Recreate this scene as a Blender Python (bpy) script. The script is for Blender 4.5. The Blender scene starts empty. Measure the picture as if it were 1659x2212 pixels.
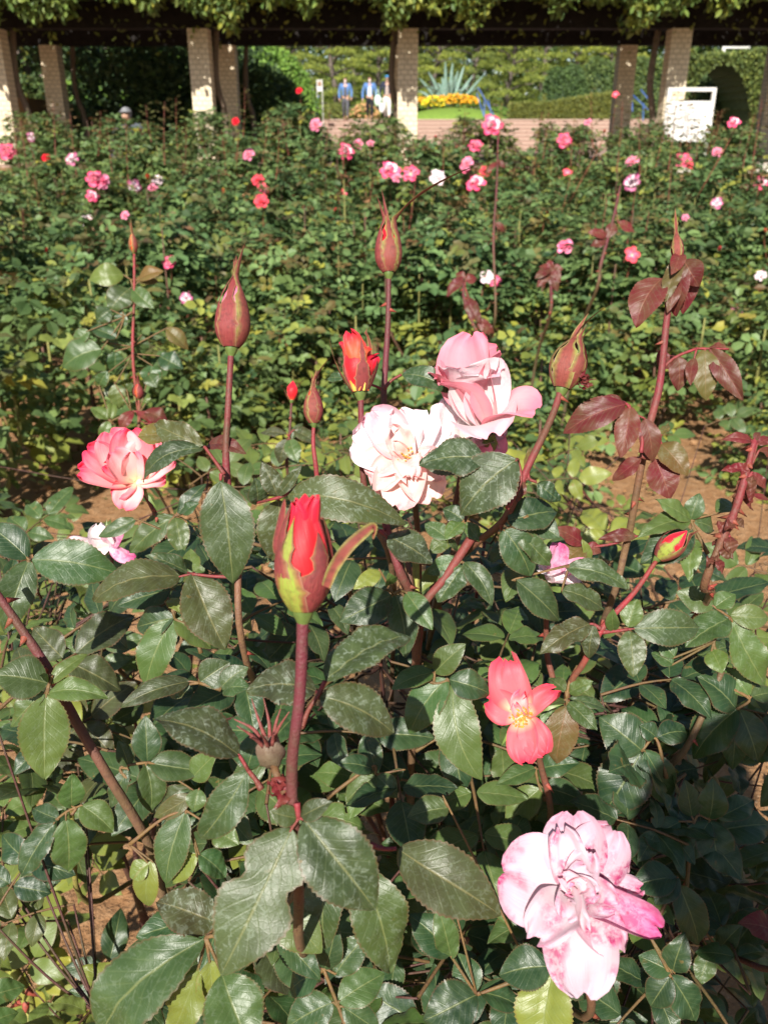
import bpy, math, random
import numpy as np
from mathutils import Vector, Matrix, Quaternion
R = math.radians
random.seed(7); rng = np.random.default_rng(7)
scene = bpy.context.scene
COL = scene.collection

# ------------------------------------------------------------------ camera, sky, sun, exposure
CAMZ = 1.30; TILT = R(23.5); FPX = 1850.0
cam_d = bpy.data.cameras.new('camera'); cam = bpy.data.objects.new('camera', cam_d); COL.objects.link(cam)
cam.location = (0, 0, CAMZ); cam.rotation_euler = (math.pi/2 - TILT, 0, 0)
cam_d.sensor_fit = 'HORIZONTAL'; cam_d.sensor_width = 24.0; cam_d.lens = 24.0*FPX/1659.0
cam_d.clip_start = 0.02; cam_d.clip_end = 400
cam_d.dof.use_dof = True; cam_d.dof.focus_distance = 0.56; cam_d.dof.aperture_fstop = 13.0
scene.camera = cam
SUN_EL, SUN_AZ = R(37), R(12)          # azimuth measured from straight behind the camera towards its left
sdir = Vector((-math.sin(SUN_AZ)*math.cos(SUN_EL), -math.cos(SUN_AZ)*math.cos(SUN_EL), math.sin(SUN_EL)))
world = bpy.data.worlds.new('World'); scene.world = world; world.use_nodes = True
nt = world.node_tree; bg = nt.nodes['Background']
sky = nt.nodes.new('ShaderNodeTexSky'); sky.sky_type = 'NISHITA'; sky.sun_disc = False
sky.sun_elevation = SUN_EL; sky.sun_rotation = math.atan2(sdir.x, sdir.y)
sky.air_density = 1.0; sky.dust_density = 0.6; sky.ozone_density = 1.0
nt.links.new(sky.outputs[0], bg.inputs[0]); bg.inputs[1].default_value = 0.062
sl = bpy.data.lights.new('sun', 'SUN'); sl.energy = 5.0; sl.angle = R(0.5); sl.color = (1.0, 0.95, 0.86)
sun = bpy.data.objects.new('sun', sl); COL.objects.link(sun); sun.location = (-3, -8, 8)
sun.rotation_euler = sdir.to_track_quat('Z', 'Y').to_euler()
scene.view_settings.view_transform = 'Standard'; scene.view_settings.look = 'None'
scene.view_settings.exposure = 0.90; scene.view_settings.gamma = 1.0
cy = scene.cycles
cy.max_bounces = 7; cy.diffuse_bounces = 3; cy.glossy_bounces = 3; cy.transmission_bounces = 3; cy.transparent_max_bounces = 4
cy.use_denoising = True

CT, ST = math.cos(TILT), math.sin(TILT)
def P(x, y, d):
    """picture position (in 1659 x 2212 units) at axial depth d metres -> world point"""
    cx = (x-829.5)/FPX*d; cyy = -(y-1106)/FPX*d
    return np.array((cx, d*CT + cyy*ST, CAMZ + cyy*CT - d*ST))
def PY(x, y, Y):
    """same, but the world distance Y along the ground is given"""
    k = -(y-1106)/FPX
    return P(x, y, Y/(CT + k*ST))
CAMP = np.array((0, 0, CAMZ))
RG = {0: (0, 0, 1.0), 'u': (829.6, 323.5, .5), 'v': (0, 323.5, .5), 1: (0, 808.8, .3343), 2: (519.9, 664.4, .3343), 3: (1074.5, 808.8, .3524),
      4: (0, 1271, .3343), 5: (519.9, 1155.4, .3343), 6: (1039.9, 1271, .3733), 7: (0, 1675.3, .5), 8: (829.6, 1675.3, .5)}
def q(rg, x, y):
    a = RG[rg]; return a[0]+x*a[2], a[1]+y*a[2]

# ------------------------------------------------------------------ object helpers
def tag(o, label=None, cat=None, group=None, kind=None):
    if label: o['label'] = label
    if cat: o['category'] = cat
    if group: o['group'] = group
    if kind: o['kind'] = kind
    return o
def empty(name, loc=(0, 0, 0), rz=0, parent=None):
    o = bpy.data.objects.new(name, None); COL.objects.link(o); o.location = loc; o.rotation_euler = (0, 0, rz)
    o.empty_display_size = .05
    if parent: o.parent = parent
    return o
def norm(v):
    v = np.asarray(v, float); n = np.linalg.norm(v); return v/n if n > 1e-9 else v

class MB:
    """collects geometry, then links it as one mesh object"""
    def __init__(s): s.v = []; s.f = []; s.uv = []; s.t = []; s.m = []; s.n = 0
    def add(s, V, F, UV=None, tint=(0, 0, .5, 0), mi=0):
        V = np.asarray(V, float)
        s.v.append(V); n = len(V)
        s.uv.append(np.zeros((n, 2)) if UV is None else np.asarray(UV, float))
        t = np.asarray(tint, float); s.t.append(np.tile(t, (n, 1)) if t.ndim == 1 else t)
        o = s.n; s.f += [tuple(i+o for i in f) for f in F]; s.m += [mi]*len(F); s.n += n
    def mesh(s, name, mats, smooth=True, origin=None):
        V = np.vstack(s.v)
        if origin is not None: V = V-np.asarray(origin)
        me = bpy.data.meshes.new(name); me.from_pydata(V.tolist(), [], s.f)
        for m in (mats if isinstance(mats, (list, tuple)) else [mats]): me.materials.append(m)
        if len(me.materials) > 1: me.polygons.foreach_set('material_index', s.m)
        me.polygons.foreach_set('use_smooth', [smooth]*len(s.f))
        li = np.empty(len(me.loops), int); me.loops.foreach_get('vertex_index', li)
        u = me.uv_layers.new(name='UVMap'); u.data.foreach_set('uv', np.vstack(s.uv)[li].ravel())
        c = me.color_attributes.new('tint', 'FLOAT_COLOR', 'POINT'); c.data.foreach_set('color', np.vstack(s.t).ravel())
        me.update(); return me
    def build(s, name, mats, parent=None, smooth=True, origin=None):
        """vertices are world coordinates; origin None keeps them, else the object sits at origin"""
        po = np.zeros(3)
        if parent is not None and parent.get('_w') is not None: po = np.array(parent['_w'])
        org = np.asarray(origin, float) if origin is not None else po
        o = bpy.data.objects.new(name, s.mesh(name, mats, smooth, org)); COL.objects.link(o)
        if parent is not None: o.parent = parent; o.location = org-po
        else: o.location = org
        o['_w'] = [float(a) for a in org]
        return o
def thing(name, loc, label, cat, group=None):
    o = empty(name, loc); o['_w'] = [float(a) for a in loc]; return tag(o, label, cat, group)

def box(mb, a, b, tint=(0, 0, .5, 0), mi=0, rot=0.0, piv=None, bev=0.0):
    x0, y0, z0 = a; x1, y1, z1 = b
    V = np.array([(x0,y0,z0),(x1,y0,z0),(x1,y1,z0),(x0,y1,z0),(x0,y0,z1),(x1,y0,z1),(x1,y1,z1),(x0,y1,z1)], float)
    if rot:
        p = np.array(piv if piv is not None else ((x0+x1)/2, (y0+y1)/2, 0)); c, s_ = math.cos(rot), math.sin(rot)
        d = V-p; V = np.stack([d[:,0]*c-d[:,1]*s_, d[:,0]*s_+d[:,1]*c, d[:,2]], 1)+p
    F = [(0,3,2,1),(4,5,6,7),(0,1,5,4),(1,2,6,5),(2,3,7,6),(3,0,4,7)]
    for f in F: mb.add(V[list(f)], [(0,1,2,3)], [(0,0),(1,0),(1,1),(0,1)], tint, mi)
def crom(pts, n):
    p = [np.asarray(a, float) for a in pts]
    if len(p) < 3: return [p[0]+(p[-1]-p[0])*i/n for i in range(n+1)]
    p = [2*p[0]-p[1]]+p+[2*p[-1]-p[-2]]; out = []
    for i in range(1, len(p)-2):
        for k in range(n):
            t = k/n
            out.append(.5*((2*p[i])+(-p[i-1]+p[i+1])*t+(2*p[i-1]-5*p[i]+4*p[i+1]-p[i+2])*t*t+(-p[i-1]+3*p[i]-3*p[i+1]+p[i+2])*t**3))
    out.append(p[-2]); return out
def tube(mb, pts, rad, seg=8, tint=(0, 0, .5, 0), mi=0, n=5, cap=True, knob=0.0):
    pp = crom(pts, n); N = len(pp)
    if np.isscalar(rad): rad = [rad]*len(pts)
    rr = np.interp(np.linspace(0, 1, N), np.linspace(0, 1, len(rad)), rad)
    t = norm(pp[1]-pp[0]); a = norm(np.cross(t, (0.3, .9, .2))); V = []; UV = []
    for i in range(N):
        t = norm(pp[min(i+1, N-1)]-pp[max(i-1, 0)]); a = norm(a-t*np.dot(a, t)); b = np.cross(t, a)
        r = rr[i]*(1+(random.uniform(-knob, knob) if knob else 0))
        for k in range(seg):
            w = 2*math.pi*k/seg; V.append(pp[i]+r*(a*math.cos(w)+b*math.sin(w))); UV.append((k/seg, i/(N-1)))
    F = [(i*seg+k, i*seg+(k+1) % seg, (i+1)*seg+(k+1) % seg, (i+1)*seg+k) for i in range(N-1) for k in range(seg)]
    if cap:
        F += [tuple(range(seg-1, -1, -1)), tuple((N-1)*seg+k for k in range(seg))]
    tt = np.asarray(tint, float)
    if tt.ndim == 2:      # gradient along the tube
        tt = np.repeat(np.stack([np.interp(np.linspace(0,1,N), np.linspace(0,1,len(tt)), tt[:,j]) for j in range(4)], 1), seg, 0)
    mb.add(V, F, UV, tt, mi); return pp, rr
def cone(mb, b, tip, r, tint, mi=0, seg=5):
    b = np.asarray(b, float); tip = np.asarray(tip, float); t = norm(tip-b); a = norm(np.cross(t, (.3, .8, .5))); c = np.cross(t, a)
    V = [b+r*(a*math.cos(2*math.pi*k/seg)+c*math.sin(2*math.pi*k/seg)*1.0) for k in range(seg)]+[tip]
    mb.add(V, [(k, (k+1) % seg, seg) for k in range(seg)], None, tint, mi)
def ellipsoid(mb, c, r, nu=14, nv=9, tint=(0,0,.5,0), mi=0, fn=None, frame=None):
    V = []; UV = []
    for j in range(nv+1):
        th = math.pi*j/nv
        for i in range(nu):
            ph = 2*math.pi*i/nu
            d = np.array((math.sin(th)*math.cos(ph), math.sin(th)*math.sin(ph), math.cos(th)))
            k = fn(d) if fn else 1.0; w = d*k*np.asarray(r)
            if frame is not None: w = frame @ w
            V.append(np.asarray(c)+w); UV.append((i/nu, j/nv))
    F = [(j*nu+i, (j+1)*nu+i, (j+1)*nu+(i+1) % nu, j*nu+(i+1) % nu) for j in range(nv) for i in range(nu)]
    mb.add(V, F, UV, tint, mi)

# ------------------------------------------------------------------ materials
class NT:
    def __init__(s, name):
        s.m = bpy.data.materials.new(name); s.m.use_nodes = True; s.t = s.m.node_tree; s.b = s.t.nodes['Principled BSDF']; s.o = s.t.nodes['Material Output']
    def n(s, k, **kw):
        x = s.t.nodes.new('ShaderNode'+k)
        for a, b in kw.items(): setattr(x, a, b)
        return x
    def put(s, sock, v):
        if isinstance(v, bpy.types.NodeSocket): s.t.links.new(v, sock)
        elif v is not None:
            if hasattr(sock.default_value, '__len__') and not hasattr(v, '__len__'): v = (v, v, v)
            if hasattr(sock.default_value, '__len__') and len(sock.default_value) == 4 and len(v) == 3: v = (*v, 1)
            sock.default_value = v
    def math(s, op, a, b=None, c=None, clamp=False):
        x = s.n('Math', operation=op, use_clamp=clamp)
        for i, v in enumerate((a, b, c)):
            if v is not None: s.put(x.inputs[i], v)
        return x.outputs[0]
    def mix(s, f, a, b, blend='MIX'):
        x = s.n('Mix', data_type='RGBA', blend_type=blend, clamp_factor=True); s.put(x.inputs[0], f); s.put(x.inputs[6], a); s.put(x.inputs[7], b); return x.outputs[2]
    def ramp(s, f, lo, hi):
        x = s.n('MapRange', clamp=True); s.put(x.inputs[0], f); s.put(x.inputs[1], lo); s.put(x.inputs[2], hi); return x.outputs[0]
    def noise(s, scale, det=3, vec=None, dist=0.0, rough=.5):
        x = s.n('TexNoise'); x.inputs['Scale'].default_value = scale; x.inputs['Detail'].default_value = det; x.inputs['Distortion'].default_value = dist; x.inputs['Roughness'].default_value = rough
        if vec is not None: s.put(x.inputs['Vector'], vec)
        return x.outputs[0]
    def voro(s, scale, vec=None, feat='DISTANCE_TO_EDGE', rnd=1.0):
        x = s.n('TexVoronoi', feature=feat); x.inputs['Scale'].default_value = scale; x.inputs['Randomness'].default_value = rnd
        if vec is not None: s.put(x.inputs['Vector'], vec)
        return x.outputs['Distance'] if feat != 'F1' else x.outputs['Distance']
    def obj(s): return s.n('TexCoord').outputs['Object']
    def uv(s):
        x = s.n('SeparateXYZ'); s.put(x.inputs[0], s.n('TexCoord').outputs['UV']); return x.outputs[0], x.outputs[1]
    def tint(s):
        a = s.n('VertexColor', layer_name='tint'); x = s.n('SeparateColor'); s.put(x.inputs[0], a.outputs[0]); return x.outputs[0], x.outputs[1], x.outputs[2], a.outputs[1]
    def bump(s, h, st=.3, dist=.01, nrm=None):
        x = s.n('Bump'); x.inputs['Strength'].default_value = st; x.inputs['Distance'].default_value = dist; s.put(x.inputs['Height'], h)
        if nrm is not None: s.put(x.inputs['Normal'], nrm)
        return x.outputs[0]
    def P(s, col=None, rough=None, spec=None, nrm=None, **kw):
        s.put(s.b.inputs['Base Color'], col); s.put(s.b.inputs['Roughness'], rough)
        if spec is not None: s.put(s.b.inputs['Specular IOR Level'], spec)
        if nrm is not None: s.put(s.b.inputs['Normal'], nrm)
        for k, v in kw.items(): s.put(s.b.inputs[k.replace('_', ' ')], v)
        return s.m
    def transl(s, col, fac, nrm=None):
        t = s.n('BsdfTranslucent'); s.put(t.inputs[0], col)
        if nrm is not None: s.put(t.inputs['Normal'], nrm)
        mx = s.n('MixShader'); s.put(mx.inputs[0], fac); s.t.links.new(s.b.outputs[0], mx.inputs[1]); s.t.links.new(t.outputs[0], mx.inputs[2]); s.t.links.new(mx.outputs[0], s.o.inputs[0])

def leaf_mat(name, hero=True, g0=(.010,.032,.014), g1=(.038,.100,.024), trans=.17, rough=.42):
    """tint: r = redness, g = yellowness, b = brightness, alpha = spray residue"""
    M = NT(name); u, v = M.uv(); r, y, b, a = M.tint(); av = M.math('ABSOLUTE', v)
    ob = M.obj()
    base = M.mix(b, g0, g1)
    base = M.mix(r, base, M.mix(b, (.050, .004, .010), (.170, .012, .024)))
    if not hero: rnd = M.n('ObjectInfo').outputs['Random']; base = M.mix(M.math('MULTIPLY', rnd, .55), base, M.mix(b, (.012, .040, .020), (.13, .19, .05)))
    base = M.mix(y, base, M.mix(b, (.13, .155, .018), (.42, .38, .05)))
    back = M.n('NewGeometry').outputs['Backfacing']
    base = M.mix(M.math('MULTIPLY', M.math('MULTIPLY', back, .35), M.math('SUBTRACT', 1, r)), base, (.13, .18, .10))
    if hero:
        n1 = M.noise(70, 3, ob)
        base = M.mix(M.ramp(n1, .35, .75), base, M.mix(.30, base, (.10, .15, .05)))
        base = M.mix(M.math('MULTIPLY', M.ramp(M.noise(160, 2, ob), .66, .72), M.math('MULTIPLY', M.ramp(M.noise(24, 2, ob), .55, .7), .7)), base, (.20, .12, .035))
        mid = M.math('SUBTRACT', 1, M.ramp(av, .015, .055))
        st = M.math('SUBTRACT', M.math('MULTIPLY', u, 9.0), M.math('MULTIPLY', M.math('POWER', av, .85), 2.6))
        fr = M.math('ABSOLUTE', M.math('SUBTRACT', M.math('FRACT', st), .5))
        vein = M.math('MULTIPLY', M.math('SUBTRACT', 1, M.ramp(fr, .03, .12)), M.math('SUBTRACT', 1, M.ramp(av, .7, .97)))
        net = M.math('SUBTRACT', 1, M.ramp(M.voro(420, ob), .02, .16))
        base = M.mix(M.math('MULTIPLY', mid, .55), base, M.mix(r, (.17, .20, .07), (.22, .07, .05)))
        base = M.mix(M.math('MULTIPLY', vein, .12), base, (.16, .20, .09))
        # red rim along the toothed edge
        base = M.mix(M.math('MULTIPLY', M.ramp(av, .9, 1.0), .45), base, (.16, .06, .035))
        # dried spray residue: pale broken squiggles
        wv = M.n('VectorMath', operation='ADD'); M.put(wv.inputs[0], ob)
        nn = M.n('TexNoise'); nn.inputs['Scale'].default_value = 130; M.put(nn.inputs['Vector'], ob)
        sc = M.n('VectorMath', operation='SCALE'); M.put(sc.inputs[0], nn.outputs['Color']); sc.inputs['Scale'].default_value = .012; M.put(wv.inputs[1], sc.outputs[0])
        sq = M.math('SUBTRACT', 1, M.ramp(M.voro(210, wv.outputs[0]), .03, .15))
        brk = M.ramp(M.noise(330, 2, ob), .46, .56)
        film = M.ramp(M.noise(55, 4, ob, .5), .42, .62)
        res = M.math('MULTIPLY', M.math('MULTIPLY', sq, brk), M.math('ADD', .35, M.math('MULTIPLY', film, .65)))
        res = M.math('MAXIMUM', res, M.math('MULTIPLY', film, .10))
        resf = M.math('MULTIPLY', res, M.math('MULTIPLY', a, .5))
        col = M.mix(resf, base, (.25, .30, .23))
        h = M.math('ADD', M.math('MULTIPLY', vein, -.5), M.math('MULTIPLY', M.math('ADD', net, M.math('MULTIPLY', n1, 2.0)), .22))
        h = M.math('ADD', h, M.math('MULTIPLY', mid, -1.0))
        nrm = M.bump(h, .30, .0005)
        ro = M.math('ADD', rough, M.math('MULTIPLY', resf, .35))
        M.P(col, ro, M.math('SUBTRACT', .46, M.math('MULTIPLY', r, .24)), nrm); M.transl(M.mix(.5, col, M.mix(r, (.16, .26, .03), (.30, .02, .02)), 'ADD'), trans, nrm)
    else:
        n1 = M.noise(14, 2, ob)
        col = M.mix(M.ramp(n1, .35, .7), base, M.mix(.5, base, (.10, .15, .05)))
        M.P(col, rough+.08, .26); M.transl(M.mix(.5, col, M.mix(r, (.12, .20, .03), (.30, .02, .02)), 'ADD'), trans)
    return M.m

def petal_mat(name, c0, c1, c2, c3=None, blotch=0.0, rough=.5, trans=.3, bl_scale=140):
    """c0 at the base, c1 over the body, c2 toward the margin, c3 blotches"""
    M = NT(name); u, v = M.uv(); ob = M.obj(); av = M.math('ABSOLUTE', v)
    e = M.math('MAXIMUM', M.math('POWER', u, 2.2), M.math('MULTIPLY', M.math('POWER', av, 3.0), .75))
    nz = M.noise(45, 3, ob)
    e = M.math('ADD', e, M.math('MULTIPLY', M.math('SUBTRACT', nz, .5), .7))
    c = M.mix(M.ramp(u, .05, .38), c0, c1)
    c = M.mix(M.ramp(e, .25, .95), c, c2)
    if c3:
        bn = M.math('MULTIPLY', M.ramp(M.noise(bl_scale*1.6, 5, ob, .3, .75), .42, .58), M.ramp(M.noise(48, 2, ob), .42, .54))
        c = M.mix(M.math('MULTIPLY', bn, blotch), c, c3)
        sp = M.math('SUBTRACT', 1, M.ramp(M.voro(95, ob, 'F1'), .04, .10))
        c = M.mix(M.math('MULTIPLY', M.math('MULTIPLY', sp, M.ramp(M.noise(30, 1, ob), .5, .55)), blotch*.8), c, (.35, .02, .08))
    st = M.noise(6, 2, None); 
    cv = M.n('CombineXYZ'); M.put(cv.inputs[0], M.math('MULTIPLY', v, 26)); M.put(cv.inputs[1], M.math('MULTIPLY', u, 2))
    fine = M.noise(1.0, 3, cv.outputs[0])
    c = M.mix(M.math('MULTIPLY', M.ramp(fine, .45, .7), .12), c, c2)
    nrm = M.bump(M.math('ADD', M.math('MULTIPLY', fine, .6), M.math('MULTIPLY', nz, 1.2)), .35, .0012)
    M.P(c, rough, .25, nrm, Sheen_Weight=.15); M.transl(c, trans, nrm); return M.m

def simple_mat(name, col, rough=.6, spec=.4, nscale=None, var=.3, bump=.2, bdist=.01, col2=None, metallic=0):
    M = NT(name); ob = M.obj()
    if nscale:
        n = M.noise(nscale, 5, ob); c2 = col2 if col2 else tuple(k*(1-var) for k in col)
        c = M.mix(M.ramp(n, .35, .68), col, c2)
        M.P(c, rough, spec, M.bump(n, bump, bdist), Metallic=metallic)
    else: M.P(col, rough, spec, Metallic=metallic)
    return M.m
def stem_mat():
    M = NT('rose_stem_bark'); ob = M.obj(); r, y, b, a = M.tint()
    n = M.noise(260, 3, ob)
    c = M.mix(b, (.055, .012, .020), (.18, .036, .044))
    c = M.mix(r, c, (.33, .035, .04)); c = M.mix(y, c, (.27, .30, .055)); c = M.mix(a, c, (.16, .12, .085))
    c = M.mix(M.ramp(n, .45, .7), c, M.mix(.6, c, (.10, .05, .04)))
    lf = M.ramp(M.noise(22, 3, ob), .45, .7); c = M.mix(M.math('MULTIPLY', lf, .6), c, (.055, .055, .02)); sk = M.noise(700, 2, ob); return M.P(c, .58, .3, M.bump(M.math('ADD', n, sk), .6, .0008))
LEAF = leaf_mat('rose_leaf'); LEAFLO = leaf_mat('bush_leaf', False, g0=(.012,.042,.016), g1=(.135,.245,.095), trans=.22)
STEM = stem_mat()
HIPG = simple_mat('green_hip', (.13, .19, .045), .45, .4, 120, .4, .1, .001)
STAM = simple_mat('golden_stamens', (.62, .33, .04), .6, .2, 200, .5, .2, .001, col2=(.30, .12, .02))
def sepal_mat(name, mid, edge, lo=.3, hi=.75):
    M = NT(name); u, v = M.uv(); ob = M.obj(); av = M.math('ABSOLUTE', v)
    n = M.noise(90, 3, ob); f = M.ramp(M.math('ADD', av, M.math('MULTIPLY', M.math('SUBTRACT', n, .5), .9)), lo, hi)
    cv = M.n('CombineXYZ'); M.put(cv.inputs[0], M.math('MULTIPLY', v, 9)); M.put(cv.inputs[1], M.math('MULTIPLY', u, 3)); fb = M.noise(1.6, 4, cv.outputs[0], 0, .7)
    c = M.mix(f, mid, edge); c = M.mix(M.ramp(fb, .42, .62), c, M.mix(.5, c, (.30, .075, .055))); c = M.mix(M.ramp(M.noise(300, 2, ob), .5, .7), c, M.mix(.4, c, (.05, .02, .015)))
    c = M.mix(M.ramp(av, .86, 1.0), c, M.mix(.35, c, (.40, .28, .18)))
    return M.P(c, .55, .3, M.bump(M.math('ADD', n, fb), .6, .001))
SEP_RED = sepal_mat('maroon_sepal', (.19, .030, .034), (.22, .13, .045), .62, 1.1)
SEP_LIME = sepal_mat('lime_sepal', (.24, .34, .045), (.22, .07, .04), .45, .85)
SEP_GRN = sepal_mat('green_brown_sepal', (.19, .045, .035), (.22, .26, .055), .40, 1.0)
PET = dict(
    red=petal_mat('red_petal', (.75, .16, .03), (.80, .016, .022), (.78, .012, .05), None, 0, .42, .22),
    redorange=petal_mat('red_orange_petal', (.85, .42, .06), (.85, .10, .03), (.80, .02, .06), None, 0, .45, .25),
    yellowbase=petal_mat('yellow_red_petal', (.88, .62, .12), (.90, .38, .12), (.75, .03, .03), None, 0, .45, .25),
    hot=petal_mat('hot_pink_petal', (.90, .72, .45), (.88, .26, .38), (.85, .05, .19), None, 0),
    hotpale=petal_mat('pale_hot_pink_petal', (.90, .80, .50), (.89, .52, .56), (.86, .13, .26), None, 0),
    coral=petal_mat('coral_petal', (.95, .86, .50), (.87, .17, .20), (.82, .05, .10), None, 0),
    hotM=petal_mat('rose_red_petal', (.92, .74, .45), (.89, .28, .30), (.86, .035, .11), None, 0),
    hotpaleM=petal_mat('pale_rose_red_petal', (.92, .82, .50), (.90, .54, .52), (.86, .12, .20), None, 0),
    pinkW=petal_mat('warm_pink_petal', (.90, .70, .66), (.89, .42, .46), (.86, .22, .31), None, 0),
    pink=petal_mat('soft_pink_petal', (.88, .66, .66), (.88, .36, .50), (.86, .27, .44), None, 0),
    blush=petal_mat('blush_petal', (.84, .74, .70), (.80, .64, .66), (.82, .44, .52), None, 0),
    white=petal_mat('white_petal', (.90, .84, .74), (.91, .87, .86), (.90, .74, .78), (.80, .20, .36), .30),
    cream=petal_mat('cream_pink_petal', (.90, .74, .58), (.90, .68, .62), (.86, .50, .50), (.74, .12, .22), .35),
    spot=petal_mat('spotted_pink_shade_petal', (.70, .60, .58), (.64, .47, .53), (.60, .33, .43), (.44, .03, .14), 1.0),  # spotted rose petals, body colour darkened to stand in for shade
    spotpale=petal_mat('pale_spotted_shade_petal', (.72, .62, .60), (.66, .53, .57), (.62, .42, .50), (.50, .04, .17), .8),  # paler petals of the same rose, shade put into their colour too
    magenta=petal_mat('magenta_edged_petal', (.78, .66, .68), (.72, .42, .54), (.62, .12, .30), (.48, .04, .17), .7),
)
# ------------------------------------------------------------------ leaves
def leaf_grid(nu, nv, teeth):
    """unit leaf: returns u, v(-1..1), half width, edge tooth"""
    U = []; 
    for i in range(nu+1):
        for j in range(nv+1):
            U.append((i/nu, -1+2*j/nv))
    F = [(i*(nv+1)+j, i*(nv+1)+j+1, (i+1)*(nv+1)+j+1, (i+1)*(nv+1)+j) for i in range(nu) for j in range(nv)]
    return np.array(U), F
def leaf_hw(u):
    w = np.power(np.clip(np.sin(np.pi*np.power(np.clip(u, 0, 1), .86)), 0, 1), .74)
    return w*(1-.25*u**4)
GH = leaf_grid(38, 8, 1); GM = leaf_grid(12, 4, 0)
def leaf(mb, B, T, W, n, fold=.3, bulge=.08, wave=.05, tint=(0,0,.5,0), hero=True, curl=0.0, notch=None, skew=0.0, mi=0, twist=0.0):
    B = np.asarray(B, float); T = np.asarray(T, float); ax = T-B; L = np.linalg.norm(ax); ax = ax/L
    n = norm(n-ax*np.dot(n, ax)); s = np.cross(ax, n)
    uv, F = GH if hero else GM
    u = uv[:, 0]; v = uv[:, 1]; hw = leaf_hw(u)*W/2
    if notch: 
        for (c, wd, dp, sd) in notch: hw = hw*(1-dp*np.exp(-((u-c)/wd)**2)*np.where(v*sd >= 0, 1, .0 if sd else 1))
    if hero:
        k = np.round(u*38).astype(int); edge = np.abs(v) > .99
        hw = np.where(edge, hw*(1+.03*np.where(k % 2 == 0, 1, -1)), hw)
    ph = random.uniform(0, 6.28); ph2 = random.uniform(0, 6.28); ff = random.uniform(6, 11)
    x = v*hw; y = u*L
    z = np.abs(x)*fold + bulge*L*4*u*(1-u) - curl*L*u**3*.5
    z = z - (np.abs(v)**2.2)*hw*fold*.65                       # blade rolls over toward its rim
    z = z + wave*L*.35*np.sin(u*ff+ph)*np.abs(v)**1.5*np.where(v > 0, 1, -1) + wave*L*.25*np.sin(u*ff*1.7+ph2)*v**2
    if hero: z = z + wave*L*.10*np.sin(u*31+v*4+ph)*np.cos(v*7+ph2)
    x = x + skew*L*4*u*(1-u)
    tw = twist*u; x, z = x*np.cos(tw)-z*np.sin(tw), x*np.sin(tw)+z*np.cos(tw)
    V = B + np.outer(x, s)+np.outer(y, ax)+np.outer(z, n)
    mb.add(V, F, uv, tint, mi)

def tint_of(kind, res=0.15):
    j = random.uniform
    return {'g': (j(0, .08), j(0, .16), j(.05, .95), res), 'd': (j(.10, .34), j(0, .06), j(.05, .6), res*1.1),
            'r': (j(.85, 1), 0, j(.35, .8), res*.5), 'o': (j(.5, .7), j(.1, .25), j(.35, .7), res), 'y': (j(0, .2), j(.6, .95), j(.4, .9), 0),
            'l': (0, j(.2, .45), j(.5, .95), res*.6), 's': (j(0, .05), 0, j(.0, .35), res*.6)}[kind]  # kind s: green leaf with shade put in as a darker tint

def stem_obj(pts, rad, parent, tint=(0, 0, .5, 0), prick=90, thorns=6, name='stem', seg=9, knob=.04, tlen=.005):
    mb = MB(); pp, rr = tube(mb, pts, rad, seg, tint, 0, 6, True, knob)
    tt = np.asarray(tint, float); tt = tt if tt.ndim == 1 else tt[0]
    N = len(pp)
    for k in range(prick+thorns):
        i = random.randrange(1, N-1); f = random.random()
        c = pp[i]+(pp[min(i+1, N-1)]-pp[i])*f; t = norm(pp[i+1]-pp[i-1]) if i+1 < N else norm(pp[i]-pp[i-1])
        d = norm(np.cross(t, rng.normal(size=3)))
        big = k >= prick
        l = random.uniform(.8, 1.4)*tlen if big else random.uniform(.0006, .0016)
        r = tlen*.36 if big else .00028
        dn = -t*.45 if t[2] > 0 else t*.45
        cone(mb, c+d*rr[i]*.8, c+d*(rr[i]+l)+dn*l, r, (.9, .1, .8, 0) if big else tuple(tt), 0, 5 if big else 3)
    return mb.build(name, STEM, parent)

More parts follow.
